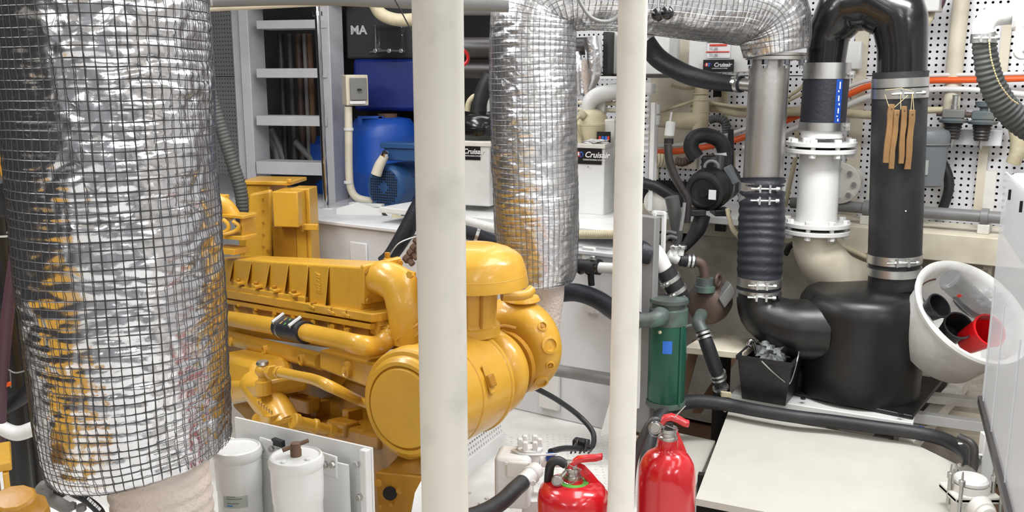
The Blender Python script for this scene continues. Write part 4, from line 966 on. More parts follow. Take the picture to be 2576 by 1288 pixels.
for (x, y) in ((1031, 858), (1047, 838), (1034, 690)): bolt(E, P(x, y, 2.35), V((-.3, -1, .1)), .011, .012, 'yellow')
MB().lathe([(.012, 0), (.012, .014), (.008, .016), (.008, .03)], P(975, 662, 2.5), UP, 6).build('bleed_fitting', 'yellow_dark', E)
MB().lathe([(.02, 0), (.02, .012), (.012, .014), (.012, .03)], P(1036, 712, 2.45), UP, 12).build('sensor_plug', 'yellow', E)
# cylinder head side with ribs below the flanges
ehex(545, 758, 835, 925, 826, 890, -.005, .15, 'head_side', 'yellow_dark', .003)
for x in (585, 633, 681, 728, 776, 821, 862):
    yy = 760+(x-575)*.19; MB().prism([PE(x, yy, .004), PE(x+9, yy+42, .004), PE(x+13, yy+42, .004), PE(x+4, yy, .004)], ec*.02).build('head_rib', 'yellow', E)
# coolant pipe with rubber coupling
q = [PE(545, 796, .085), PE(640, 812, .085), PE(730, 828, .085), PE(840, 852, .085), PE(905, 868, .085), P(948, 870, 2.36), P(974, 852, 2.37), P(986, 826, 2.40)]
MB().tube(q, [rp(w_, p)/2 for w_, p in zip((36, 41, 44, 48, 52, 52, 48, 46), q)], 28, 8).build('coolant_pipe', 'yellow', E)
MB().obox(P(965, 818, 2.42), et*.028, en*.03, UP*.026).build('outlet_boss', 'yellow', E, bevel=.006)
bolt(E, P(978, 822, 2.38), et, .009, .014, 'yellow'); bolt(E, P(955, 806, 2.38), UP, .009, .012, 'yellow')
for k in (0, 1):
    p_ = q[6].lerp(q[7], .1+.35*k); MB().lathe([(rp(25, p_), -.003), (rp(26.5, p_), 0), (rp(25, p_), .003)], p_, q[7]-q[5], 28).build('pipe_bead', 'yellow', E)
ca, cb_ = PE(707, 823, .085), PE(771, 837, .085); ax = (cb_-ca)
cpl = MB().tube([ca, cb_], rp(27, ca), 32, 0).build('rubber_coupling', 'rubber_navy', E)
for f, s_ in ((.17, -1), (.83, 1)):
    p_ = ca.lerp(cb_, f); MB().lathe([(rp(27.5, p_), -.007), (rp(28.5, p_), -.007), (rp(28.5, p_), .007), (rp(27.5, p_), .007)], p_, ax, 32).build('hose_clamp', 'brushed', cpl)
    d_ = (en*.55+UP).normalized(); d_ = (d_-ax.normalized()*d_.dot(ax.normalized())).normalized(); tt = ax.normalized().cross(d_)
    MB().tube([p_+d_*rp(31, p_)-tt*.022, p_+d_*rp(31, p_)+tt*.022], .0075, 12, 0).build('clamp_screw', 'steel', cpl)
for k in range(3):
    f = .34+.16*k; p_ = ca.lerp(cb_, f); d_ = (en*.55+UP*.9).normalized(); MB().obox(p_+d_*rp(27.2, p_), ax.normalized()*.004, d_*.0006, ax.normalized().cross(d_)*.014).build('printed_mark', 'green_ring' if k == 1 else 'yellow', cpl)
# manifold rail with bosses
q = [PE(545, 842, .03), PE(640, 866, .03), PE(740, 892, .03), PE(812, 910, .03)]
MB().tube(q, [rp(w_, p)/2 for w_, p in zip((34, 38, 41, 44), q)], 24, 6).build('manifold_rail', 'yellow', E)
ehex(545, 858, 905, 830, 930, 985, -.02, .1, 'manifold_web', 'yellow_dark', .004)
for (x, y) in ((585, 858), (672, 880), (765, 904)):
    p_ = PE(x, y, .05); MB().lathe([(.019, -.03), (.019, .012), (.015, .016), (.012, .016), (.011, .004), (0, .004)], p_, en, 24).build('boss', 'yellow', E)
ehex(803, 880, 930, 948, 917, 985, .05, .1, 'manifold_cover', 'yellow', .008)
p_ = PE(873, 930, .056); MB().lathe([(.024, -.03), (.024, .006), (.020, .009), (.018, .006), (.012, .007), (.010, .012), (0, .012)], p_, en, 24).build('boss', 'yellow', E)
# block
ehex(545, 875, 1240, 1052, 1000, 1400, -.07, .14, 'engine_block', 'yellow_dark', .01)
ehex(545, 1010, 1300, 1040, 1110, 1440, .02, .16, 'sump_rail', 'yellow_dark', .01)
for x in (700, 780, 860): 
    yy = 985+(x-700)*.28; ehex(x, yy, yy+110, x+14, yy+4, yy+112, -.02, .06, 'block_rib', 'yellow_dark', .004)
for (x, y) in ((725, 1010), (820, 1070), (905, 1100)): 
    ehex(x, y-15, y+22, x+46, y-4, y+34, .03, .05, 'block_pad', 'yellow_dark', .008)
# oil line
fx = PE(661, 932, .20)
ol = MB().tube([PE(708, 937, .20), PE(745, 945, .20), PE(790, 955, .20), PE(830, 972, .20), P(900, 1006, 2.33), P(945, 1026, 2.26)], [rp(w_, fx)/2 for w_ in (26, 24, 24, 25, 22, 20)], 20, 8).build('oil_line', 'yellow', E)
for (x, r_, h_, m_) in ((684, 19, .03, 'yellow'), (703, 17, .018, 'yellow')):
    p_ = PE(x, 936, .20); MB().lathe([(rp(r_, p_), -h_/2), (rp(r_, p_), h_/2)], p_, PE(708, 937, .2)-PE(684, 932, .2), 6).build('union_nut', m_, E, bevel=.002)
MB().ball(fx, rp(19, fx), 20).build('elbow_fitting', 'yellow', E)
MB().lathe([(rp(13, fx), 0), (rp(16, fx), .004), (rp(14, fx), .012), (0, .013)], fx+UP*rp(14, fx), UP, 20).build('steel_cap', 'steel', E)
MB().lathe([(rp(21, fx), 0), (rp(20, fx), .04), (rp(12, fx), .042), (rp(12, fx), .065)], fx-UP*.072, UP, 24).build('stub', 'yellow', E)
# water pump casting at left
ehex(540, 890, 965, 632, 912, 985, .19, .16, 'pump_casting', 'yellow', .018, tilt=.03)
ehex(540, 962, 1020, 648, 962, 1005, .215, .16, 'pump_casting', 'yellow', .014)
q = [PE(640, 965, .17), PE(668, 1000, .17), PE(700, 1040, .165), PE(722, 1075, .16)]
MB().tube(q, [rp(w_, p)/2 for w_, p in zip((76, 84, 84, 80), q)], 30, 8).build('pump_outlet', 'yellow', E)
for k in range(6):
    p_ = PE(650+k*6.5, 1012+k*5, .245); MB().obox(p_, et*.004, en*.002, UP*.006).build('cast_mark', 'yellow', E)
p_ = PE(655, 1056, .20); MB().lathe([(.026, 0), (.026, .016), (.02, .02)], p_, (et*.8+en*.3).normalized(), 24).build('pump_flange', 'yellow', E)
ehex(640, 1040, 1062, 676, 1046, 1070, .215, .05, 'pump_lug', 'yellow', .006)
va = V((.72, .50, -.40)).normalized(); p_ = PE(745, 1062, .21)
MB().lathe([(rp(19, p_), -.012), (rp(22, p_), -.008), (rp(22, p_), .004), (rp(17, p_), .006), (rp(17, p_), .05), (rp(20, p_), .054), (rp(20, p_), .062), (rp(13, p_), .064), (rp(13, p_), .10)], p_, va, 28).build('filler_cap', 'yellow', E)
MB().obox(p_-va*.013-V((.02, 0, 0)), V((.028, .01, .004)), va*.003, UP*.006).build('cap_tab', 'yellow', E, bevel=.002)
MB().lathe([(.02, 0), (.02, .02), (.012, .022), (.012, .04)], p_+va*.10, va, 6).build('drain_plug', 'yellow', E)
# mount bracket under the air cleaner
MB().prism([P(942, 1188, 2.16), P(1062, 1200, 2.10), P(1062, 1300, 2.10), P(950, 1300, 2.16)], V((.02, .03, 0))).build('mount_plate', 'yellow_dark', E, bevel=.004)
MB().prism([P(985, 1165, 2.2), P(1075, 1150, 2.12), P(1075, 1200, 2.10), P(960, 1192, 2.16)], V((.03, .12, 0))).build('mount_arm', 'yellow_dark', E, bevel=.006)
p_ = P(981, 1241, 2.135); MB().lathe([(.018, 0), (.018, .002), (0, .002)], p_, V((-.1, -1, .1)), 20).build('mount_hole', 'void', E)
for (x, y) in ((952, 1214), (1006, 1232), (985, 1268), (958, 1275)): bolt(E, P(x, y, 2.135), V((-.1, -1, .1)), .010 if y < 1250 else .005, .007, 'yellow_dark')
# air cleaner
AA = V((.51, .86, -.045)).normalized(); A0 = P(1050, 1012, 2.2); RA = .146
ac = MB().lathe([(0, -.064), (RA*.67, -.064), (RA*.69, -.062), (RA*.70, -.052), (RA*.72, -.051), (RA*.735, -.060), (RA*.80, -.060), (RA*.86, -.052), (RA*.885, -.040), (RA*.95, -.038), (RA*.985, -.032), (RA*1.0, -.022), (RA*1.005, -.006), (RA*1.01, .004), (RA*.985, .012), (RA*.97, .016), (RA*.97, .082), (RA*.955, .084), (RA*.955, .09), (RA*.975, .092), (RA*.975, .225), (RA*1.0, .228), (RA*1.0, .238), (RA*.93, .244), (RA*.7, .26), (RA*.55, .28), (0, .28)], A0, AA, 72).build('air_cleaner', 'yellow', E, ang=28)
u_, v_, _ = frame(AA)
def onA(th, h, r): 
    sdv = AA.cross(UP).normalized(); d_ = sdv*math.cos(th)+UP*math.sin(th); return A0+AA*h+d_*r, d_
p_, d_ = onA(math.radians(22), .125, RA*.98); p2, _ = onA(math.radians(36), .125, RA*.98)
tg = AA.cross(d_).normalized()
lt = MB().obox(p_+d_*.002, AA*.011, tg*.038, d_*.003).build('toggle_clip', 'yellow', ac, bevel=.002)
MB().obox(p_+d_*.009+tg*.006, AA*.013, tg*.016, d_*.006).build('toggle_lever', 'yellow_dark', ac, bevel=.003)
# mushroom rain cap and neck
NC = P(1186, 800, 2.42); zc0 = P(1200, 741, 2.29).z; zc1 = P(1200, 611, 2.42).z; RC = .148
MB().lathe([(RC*.86, -.0), (RC*1.0, .0), (RC*1.0, .004), (RC*.955, (zc1-zc0)*.36), (RC*.89, (zc1-zc0)*.62), (RC*.86, (zc1-zc0)*.68), (RC*.80, (zc1-zc0)*.75), (RC*.66, (zc1-zc0)*.86), (RC*.45, (zc1-zc0)*.95), (RC*.2, (zc1-zc0)*.99), (0, (zc1-zc0))], (NC.x+.008, 2.42, zc0), V((.0, .0, 1)), 64).build('rain_cap', 'yellow', E, ang=50)
MB().torus((NC.x+.008, 2.42, zc0+.030), UP, RC*.965, .0012, 64, 6).build('cap_bead', 'yellow', E)
zn = P(1200, 852, 2.36).z
MB().lathe([(.082, 0), (.082, .025), (.076, .027), (.072, .04), (.078, zc0-zn+.01)], (NC.x-.004, 2.42, zn), UP, 48).build('intake_neck', 'yellow', E)
for th in (-.9, -.35): 
    MB().tube([V((NC.x-.004+.075*math.sin(th+.8), 2.42-.075*math.cos(th+.8), zn+.03)), V((NC.x-.004+.08*math.sin(th+.8), 2.42-.08*math.cos(th+.8), zc0))], .004, 8, 0).build('neck_seam', 'yellow_dark', E)
MB().tube([P(1262, 744, 2.5), P(1318, 742, 2.52), P(1338, 728, 2.54)], rp(13, P(1300, 740, 2.52)), 20, 6).build('vent_pipe', 'yellow', E)
# compressor and turbine scrolls
c1 = A0+AA*.335; MB().torus(c1, AA, .078, .05, 56, 20).lathe([(.10, -.05), (.10, .05)], c1, AA, 40).build('compressor_housing', 'yellow', E, ang=60)
MB().lathe([(.095, -.012), (.105, -.010), (.105, .010), (.095, .012)], A0+AA*.415, AA, 48).lathe([(.07, -.05), (.07, .08)], A0+AA*.42, AA, 40).build('v_band_clamp', 'yellow_dark', E)
c2 = A0+AA*.545+V((-.022, 0, .028))
b2 = MB(); n = 72; sdv = AA.cross(UP).normalized()
for i in range(n):
    t_ = 2*PI*i/n; d_ = sdv*math.cos(t_)+UP*math.sin(t_); g = (math.cos(t_-math.radians(125))+1)/2; mr = .052+.013*g; Rr = .088+.004*g
    for j in range(24):
        q_ = 2*PI*j/24; b2.v.append(c2+d_*(Rr+mr*math.cos(q_))+AA*(mr*1.08*math.sin(q_)))
for i in range(n):
    for j in range(24): i2 = (i+1) % n; b2.f.append((i*24+j, i2*24+j, i2*24+(j+1) % 24, i*24+(j+1) % 24))
b2.lathe([(.09, -.05), (.09, .05)], c2, AA, 40)
b2.build('turbine_scroll', 'yellow', E, ang=70)
for (x, y, r_, big, big_a) in ((1375, 801, 11, 0, 40), (1396, 846, 19, 1, 15), (1389, 906, 10, 0, -12), (1386, 962, 16, 1, -40)):
    p_ = P(x, y, 2.62); t_ = math.radians(big_a); d0 = sdv*math.cos(t_)+UP*math.sin(t_); g = (math.cos(t_-math.radians(125))+1)/2; d_ = (d0*.80-AA*.60).normalized(); core = c2+d0*(.088+.004*g); p_ = core+d_*(.052+.013*g); s_ = rp(r_, p_)
    bo_ = MB().lathe([(s_*1.25, -.012), (s_*1.2, .004), (s_*.85, .006), (s_*.75, .0), (0, -.001)], p_, d_, 28).build('scroll_boss', 'yellow', E)
    if not big: bolt(bo_, p_, d_, s_*.5, .005, 'yellow_dark', 'plug')
MB().lathe([(.05, 0), (.055, .004), (.05, .014), (.034, .014), (.03, .004), (0, .003)], P(1313, 757, 2.66), UP, 32).build('scroll_outlet', 'yellow', E)
MB().tube([A0+AA*.40+UP*.105-sdv*.03, A0+AA*.42+UP*.118, A0+AA*.44+UP*.112+sdv*.03], .006, 8, 6).build('band_bolt', 'yellow_dark', E)
MB().tube([V((-.35, 2.7, .3)), V((-.1, 2.62, .4)), c2-UP*.06], [.05, .05, .05], 20, 6).build('exhaust_manifold', 'yellow_dark', E)
MB().obox((-.185, 2.5, .18), V((.04, 0, 0)), V((0, .05, 0)), UP*.16).build('turbo_pedestal', 'yellow_dark', E, bevel=.01)
# cable from under the turbo across the deck
q = [P(1345, 975, 2.68), P(1400, 1005, 2.72), P(1455, 1045, 2.75), P(1490, 1085, 2.72), P(1492, 1118, 2.66), P(1476, 1128, 2.6), P(1420, 1128, 2.45), P(1385, 1136, 2.36)]
S(MB().tube(q, .0085, 12, 10), 'black_cable', 'rubber', 'black cable curving from under the yellow turbo over the white deck', 'cable')
q = [P(1478, 1105, 2.62), P(1486, 1120, 2.6), P(1460, 1126, 2.56), P(1440, 1118, 2.54)]
vb_ = T('cable_plug', 'dark bunched cable plug lying behind the shorter extinguisher', 'plug', q[0])
MB().obox(P(1462, 1118, 2.58), V((.022, -.01, 0)), V((.006, .014, 0)), UP*.016).build('plug_body', 'rubber', vb_, bevel=.004)
for k in range(5): MB().tube([P(1450+k*6, 1112+k*3, 2.57), P(1440+k*12, 1130-(k % 2)*22, 2.55), P(1436+k*11, 1140, 2.53)], .003, 8, 5).build('loose_wire', 'dark_pipe', vb_)
# ------------------------------------------------------------------ white filter bank
fb = T('filter_plate', 'white steel mounting plate with folded edge in front of the engine', 'plate', P(780, 1200, 2.05))
A, B_ = P(590, 1050, 2.26), P(934, 1128, 1.98); dr2 = (B_-A); dr2.z = 0; L_ = dr2.length; dr2.normalize(); nf = V((dr2.y, -dr2.x, 0)); nf = nf if nf.y < 0 else -nf
def fp(s_, o, dz): q_ = A+(B_-A)*s_; return V((q_.x, q_.y, q_.z+dz))+nf*o
MB().hexa([fp(0, 0, -.5), fp(1, 0, -.5), fp(1, -.006, -.5), fp(0, -.006, -.5), fp(0, 0, 0), fp(1, 0, 0), fp(1, -.006, 0), fp(0, -.006, 0)]).build('back_plate', 'white_gloss', fb)
MB().hexa([fp(.955, .0, -.5), fp(1, .0, -.5), fp(1, .02, -.5), fp(.955, .02, -.5), fp(.955, .0, -.0), fp(1, .0, .0), fp(1, .02, .0), fp(.955, .02, -.0)]).build('side_flange', 'white_gloss', fb, bevel=.003)
MB().hexa([fp(0, .03, -.5), fp(.9, .03, -.5), fp(.9, .024, -.5), fp(0, .024, -.5), fp(0, .03, -.045), fp(.9, .03, -.04), fp(.9, .024, -.04), fp(0, .024, -.045)]).build('inner_plate', 'white', fb)
for (x, y) in ((660, 1131), (685, 1128), (820, 1168), (838, 1168), (899, 1167), (905, 1250)):
    c = PL(x, y, fp(.5, .034 if x < 880 else .022, 0), nf); bolt(fb, c, nf, .0085, .008, 'brushed')
for (x, y) in ((672, 1130), (829, 1170)):
    c = PL(x, y, fp(.5, .03, 0), nf); MB().obox(c, dr2*.026, nf*.003, UP*.028).build('bolt_tab', 'white_gloss', fb, bevel=.004)
c = PL(700, 1113, fp(.5, .026, 0), nf); MB().obox(c, dr2*.018, nf*.006, UP*.008).build('dark_label', 'label_black', fb)
def filt(x, ytop, dpx, Y, label, handle):
    c = P(x, ytop, Y); r = rp(dpx, c)/2; t = T('filter_canister', label, 'filter', (c.x, c.y, 0)); zt = c.z
    MB().lathe([(r*.93, 0), (r*.93, zt-.105), (r*.96, zt-.10), (r*.98, zt-.06), (r*.98, zt-.02)], (c.x, c.y, 0), UP, 48).build('canister_body', 'white_gloss', t)
    MB().lathe([(r*.985, -.022), (r*1.03, -.016), (r*1.03, -.004), (r*.97, .004), (r*.9, .006), (r*.86, .002), (0, .004)], (c.x, c.y, zt), UP, 48).build('lid', 'white_gloss', t)
    if handle:
        MB().lathe([(.0125, 0), (.0125, .018), (.011, .02), (.011, .034), (0, .036)], (c.x-.0, c.y, zt), UP, 20).build('spindle', 'rust', t)
        MB().tube([V((c.x-.026, c.y-.014, zt+.022)), V((c.x+.026, c.y+.014, zt+.034))], .0048, 10, 0).build('tee_bar', 'rust', t)
        for (dx, dy) in ((-.02, -.035), (.03, -.02)): bolt(t, V((c.x+dx, c.y+dy, zt+.003)), UP, .006, .004, 'white_gloss')
    return t, c, r
t, c, r = filt(745, 1150, 134, 1.93, 'white filter canister with rusty tee handle on its lid', True)
t, c, r = filt(597, 1128, 118, 2.12, 'white filter canister with printed label half behind the big foil pipe', False)
b2 = MB()
for k in range(9):
    th = math.radians(-28+k*8); d_ = V((math.sin(th), -math.cos(th), 0))
    for z_ in (P(600, 1282, 2.06).z, P(600, 1244, 2.06).z): b2.v.append(V((c.x, c.y, z_))+d_*(r*.935+.0008))
for k in range(8): b2.f.append((2*k, 2*k+2, 2*k+3, 2*k+1))
lab = b2.build('paper_label', 'label_paper', t)
for i, (zz_, m_, w_) in enumerate(((1253, 'grey_pvc', 3), (1259, 'grey_pvc', 5), (1270, 'grey_pvc', 4), (1276, 'label_blue', 2))):
    for k in range(w_):
        th = math.radians(-14+k*8); d_ = V((math.sin(th), -math.cos(th), 0)); MB().obox(V((c.x, c.y, P(600, zz_, 2.06).z))+d_*(r*.935+.0012), V((d_.y, -d_.x, 0))*.0035, d_*.0003, UP*.0012).build('printed_line', m_, lab)
# ------------------------------------------------------------------ white pump on the deck and hose
pm = T('deck_pump', 'small white painted pump on the deck behind the shorter extinguisher', 'pump', PZ(1310, 1180, 0))
c = P(1290, 1165, 2.28); zc_ = c.z
MB().hexa([V((c.x+x_, c.y+y_, z_)) for z_ in (0.18, zc_+.03) for (x_, y_) in ((-.05, -.03), (.045, -.045), (.06, .05), (-.035, .06))]).build('pump_body', 'white_gloss', pm, bevel=.014, bseg=3)
MB().obox((c.x+.015, c.y-.042, zc_+.0), V((.034, -.005, 0)), V((0, .006, 0)), UP*.024).build('pump_cover', 'white_dirty', pm, bevel=.006)
for (dx, dz) in ((-.018, .022), (.045, .02), (.045, -.024)): bolt(pm, V((c.x+dx, c.y-.05, zc_+dz)), V((.1, -1, 0)), .005, .005, 'white_dirty')
q = P(1333, 1135, 2.30); MB().lathe([(.028, -.06), (.028, 0), (.034, .002), (.034, .012), (.03, .014)], q-UP*.0, UP, 24).build('sight_bowl', 'white', pm)
for k in range(6):
    a_ = k*PI/3; MB().obox(q+V((.026*math.cos(a_), .026*math.sin(a_), .024)), V((.007, 0, 0)), V((0, .007, 0)), UP*.013).build('cap_lobe', 'white_gloss', pm, bevel=.003)
MB().tube([q+V((-.05, -.02, .01)), q+V((-.02, -.034, .006)), q+V((.03, -.034, .004)), q+V((.07, -.02, 0))], .003, 8, 6).build('wire_clip', 'steel', pm)
MB().obox(q+V((.055, -.01, -.012)), V((.012, 0, 0)), V((0, .01, 0)), UP*.009).build('blue_valve', 'stripe_blue', pm, bevel=.002)
MB().tube([q+V((.03, 0, -.03)), q+V((.09, 0, -.03))], .015, 16, 0).build('outlet', 'white_dirty', pm)
MB().lathe([(.055, 0), (.055, .01), (.03, .014)], V((q.x+.01, q.y-.02, .0)), UP, 24).build('pump_foot', 'white_gloss', pm)
MB().lathe([(.035, .012), (.03, .2)], V((q.x+.01, q.y-.02, .0)), UP, 20).build('pump_column', 'white', pm)
hq = [P(1335, 1195, 2.16), P(1305, 1222, 2.10)]; d_ = (hq[1]-hq[0]).normalized()
MB().tube([hq[0]-d_*.03, hq[0], hq[1]], [.022, .021, .019], 20, 0).build('hose_barb', 'white_gloss', pm)
MB().lathe([(.022, -.004), (.025, 0), (.022, .004)], hq[0], d_, 20).build('barb_collar', 'white_gloss', pm)
bolt(pm, P(1340, 1213, 2.1), V((.1, -1, 0)), .008, .008, 'white_gloss')
S(MB().tube([hq[1]-d_*.02, hq[1]+d_*.02, P(1262, 1262, 2.02), P(1215, 1290, 1.95), P(1150, 1310, 1.88)], [.0205]*5, 20, 8), 'pump_hose', 'rubber', 'short black hose leading left from the white deck pump', 'hose')
# perforated white guard under the air cleaner
pg = T('perforated_guard', 'white perforated sheet guard below the air cleaner beside the thick pole', 'guard', P(1215, 1120, 2.42))
g0, g1 = PZ(1150, 1175, .06), PZ(1262, 1090, .06); gd = (g1-g0); gl = gd.length; gd.normalize(); gn = V((gd.y, -gd.x, 0)); gn = gn if gn.y < 0 else -gn
b2 = MB(); o_ = pegpanel(pg, g0, gd, (UP-gn*.25).normalized(), gn, int(gl/.0165)+1, 6, .0165, .0052, 'white')
MB().obox((g0+g1)/2-gn*.03+UP*.06, gd*gl*.55, gn*.002, UP*.05).build('guard_shade_plate', 'void', pg)  # added dark plate, puts shade into the guard holes
MB().obox((g0+g1)/2-UP*.03+gn*.0, gd*gl*.55, gn*.004, UP*.03).build('guard_skirt', 'white', pg)
for (x, y) in ((1258, 1116), (1228, 1140), (1190, 1168), (1225, 1255), (1208, 1268), (1180, 1240)):
    q = PZ(x, y, .0); bo_ = bolt(pg, q, UP, .008, .006, 'white_dirty')
# loose white sheet edge left of pole foot
S(MB().prism([P(1060, 1205, 2.0), P(1062, 1300, 1.95), P(1030, 1300, 1.92), P(1042, 1240, 1.96)], V((.05, .06, 0))), 'white_sheet', 'white_gloss', 'white curved sheet edge left of the thick pole at the bottom', 'sheet', bevel=.003)
# white knee plate behind thin pole
S(MB().prism([P(1535, 1005, 2.9), P(1560, 1005, 2.9), P(1560, 1085, 2.9), P(1508, 1098, 2.9)], V((.01, .02, 0))), 'knee_plate', 'white_gloss', 'white triangular knee plate at the deck edge left of the thin pole', 'plate', bevel=.002)
# ------------------------------------------------------------------ yellow cabinet behind the engine
yc = T('yellow_gear_cabinet', 'tall yellow steel cabinet with latched cover behind the engine at left', 'cabinet', P(700, 640, 3.95))
MB().pbox(604, 464, 690, 690, 3.88, 8, .20).build('main_casing', 'yellow', yc, bevel=.008)
MB().prism([P(630, 486, 3.86), P(688, 474, 3.86), P(688, 690, 3.86), P(610, 690, 3.86)], V((.0, -.03, 0))).build('curved_cover', 'yellow', yc, bevel=.012)
MB().pbox(602, 456, 730, 466, 3.86, 8, .20).build('top_lip', 'yellow', yc, bevel=.004)
MB().pbox(688, 482, 752, 572, 3.72, 8, .15).build('terminal_box', 'yellow', yc, bevel=.005)
MB().pbox(740, 474, 787, 700, 3.80, 8, .10).build('side_panel', 'yellow', yc, bevel=.004)
MB().pbox(690, 570, 748, 700, 3.80, 8, .12).build('lower_panel', 'yellow_dark', yc, bevel=.004)
MB().pbox(774, 480, 778, 690, 3.795, 8, .01).build('panel_seam', 'yellow_dark', yc)
MB().pbox(750, 564, 799, 580, 3.76, 8, .02).build('latch', 'yellow', yc, bevel=.003)
MB().pbox(751, 566, 763, 584, 3.75, 8, .012).build('latch_hook', 'yellow_dark', yc, bevel=.003)
for y in (500, 530, 560, 590, 620): bolt(yc, P(662, y, 3.825), V((-.1, -1, 0)), .005, .004, 'yellow_dark')
bolt(yc, P(728, 458, 3.84), UP, .012, .014, 'yellow'); bolt(yc, P(676, 630, 3.825), V((-.1, -1, 0)), .008, .006, 'yellow_dark')
by = T('yellow_bracket', 'open yellow channel bracket beside the foil pipe behind the engine', 'bracket', P(570, 570, 3.5))
for (x0, y0, x1, y1) in ((535, 540, 612, 548), (535, 592, 612, 602), (606, 540, 612, 600), (535, 625, 590, 640)): MB().pbox(x0, y0, x1, y1, 3.45, 25, .08).build('channel_plate', 'yellow', by, bevel=.002)
MB().tube(pp([(560, 552), (572, 562), (574, 576), (560, 588), (590, 582), (600, 568), (585, 556)], Y=3.44), .008, 8, 6).build('bent_strap', 'yellow', by)
MB().tube(pp([(540, 500), (570, 520), (590, 548)], Y=3.5), .03, 12, 6).build('elbow', 'yellow', by); MB().pbox(535, 490, 566, 502, 3.5, 20, .03).build('tab', 'yellow', by, bevel=.003)
q = pp([(505, 60), (516, 140), (535, 250), (575, 380), (603, 470), (610, 525), (606, 570)], Y=3.62)
S(MB().tube(q, [rp(w_, p)/2 for w_, p in zip((24, 25, 28, 32, 33, 31, 28), q)], 20, 8, corr=(.014, .05)), 'ribbed_dark_hose', 'grey_hose', 'dark ribbed hose hanging beside the foil pipe down to the yellow cabinet', 'hose')
# ------------------------------------------------------------------ ladder
ld = T('white_ladder', 'white painted flat-rung ladder standing on the bench in the background', 'ladder', P(730, 530, 4.7))
def lbox(x0, y0, x1, y1, name, dep, Y=4.62, m_='ladder_grey'): return MB().pbox(x0, y0, x1, y1, Y, 14, dep).build(name, m_, ld, bevel=.003)
lbox(622, 10, 645, 470, 'stile', .16, 4.70); lbox(822, -10, 845, 533, 'stile', .16, 4.60)
lbox(604, 0, 621, 450, 'side_board', .05, 4.74)
for (y0, y1) in ((50, 72), (172, 196), (292, 317), (408, 440)):
    lbox(645, y0, 822, y1, 'rung', .14, 4.64)
lbox(600, -30, 850, 10, 'head_board', .14, 4.66)
ln_ = T('ladder_shade_sheet', 'added dark sheet for the shade behind the ladder rungs', 'panel', P(740, 300, 5.1)); 
MB().pbox(640, 0, 840, 500, 5.3, 14, .01).build('dark_sheet', 'dark_wall', ln_)  # added sheet hides the wall panels; its dark colour stands for shade
hr = T('handrail', 'chrome handrail tube standing in front of the white ladder', 'rail', P(822, 540, 4.35))
MB().tube([P(797, 10, 4.38), P(806, 200, 4.38), P(815, 400, 4.38), P(822, 528, 4.38)], rp(14, P(806, 300, 4.38))/2, 16, 4).build('tube', 'chrome', hr)
MB().pbox(812, 524, 836, 546, 4.36, 20, .05).build('foot_block', 'white_gloss', hr, bevel=.004)
MB().lathe([(.022, 0), (.022, .02)], P(799, 40, 4.38), UP, 16).build('top_collar', 'chrome', hr)
for i, pts in enumerate(([(668, 330), (690, 370), (700, 410)], [(680, 325), (700, 362), (718, 408)], [(742, 355), (770, 385), (790, 405)])):
    q = pp(pts, Y=4.95); S(MB().tube(q, .018, 12, 6), 'grey_hose_bend', 'grey_pvc', ('grey hose bending behind the lowest ladder opening, the left one', 'grey hose bending behind the lowest ladder opening, the second from left', 'reddish ended grey hose behind the lowest ladder opening at right')[i], 'hose')
for i, (x, m_, w_) in enumerate(((712, 'dark_pipe', 16), (735, 'grey_hose', 14), (772, 'grey_pvc', 11), (757, 'rust_bronze', 18), (785, 'brown_wood', 14))):
    a, b_ = vpipe(x, 85, 400, 4.95+.05*(i % 2)); S(MB().tube([a, b_], rp(w_, a)/2, 12, 0), 'background_pipe', m_, 'thin vertical %s pipe seen between the ladder rungs' % ('nearly black', 'dark grey', 'pale grey', 'rusty brown', 'brown wooden')[i], 'pipe')
# ------------------------------------------------------------------ blue barrels, tank and motor
c = P(968, 480, 4.75); rb = rp(170, c)/2; bb = T('blue_barrel', 'large blue plastic barrel on the bench right of the ladder', 'barrel', (c.x, c.y, .684))
h_ = P(968, 292, 4.75).z-.684
MB().lathe([(rb*.9, 0), (rb, .03), (rb*1.0, h_*.3), (rb*1.03, h_*.33), (rb*1.03, h_*.37), (rb, h_*.4), (rb, h_*.75), (rb*.95, h_*.88), (rb*.8, h_*.97), (rb*.3, h_), (0, h_)], (c.x, c.y, .684), UP, 48).build('barrel_body', 'blue_barrel', bb, ang=50)
q = P(930, 302, 4.66); b2 = MB()
for (x0, y0, x1, y1) in ((900, 292, 964, 300), (900, 292, 912, 318), (950, 292, 964, 312)): b2 = MB().pbox(x0, y0, x1, y1, 4.62, 0, .03); b2.build('barrel_handle', 'blue_barrel', bb, bevel=.004)
MB().lathe([(.05, 0), (.05, .02)], P(975, 296, 4.72), UP, 24).build('barrel_cap', 'rust', bb)
c = P(810, 412, 5.0); S(MB().lathe([(.06, 0), (.075, .02), (.075, .12), (.05, .15), (.03, .16), (0, .16)], c-UP*.01, UP, 32), 'small_blue_drum', 'blue_barrel', 'small blue drum seen through the lower ladder opening', 'drum')
S(MB().lathe([(.05, 0), (.05, .06), (.03, .08), (0, .08)], P(818, 480, 5.0)-UP*.02, UP, 24), 'blue_can', 'blue_barrel', 'little blue can low behind the ladder foot', 'can')
bt2 = T('dark_blue_tank', 'square dark blue tank high behind the blue barrel', 'tank', P(985, 275, 4.95))
MB().pbox(890, 148, 1100, 280, 4.72, 10, .12).build('tank_body', 'blue_tank', bt2, bevel=.02)
dk = T('dark_engine_unit', 'dark box with white MA lettering at the top behind the ladder', 'machine', P(960, 140, 4.95))
MB().pbox(872, 6, 1100, 148, 4.75, 10, .12).build('unit_body', 'dark_wall', dk, bevel=.01)
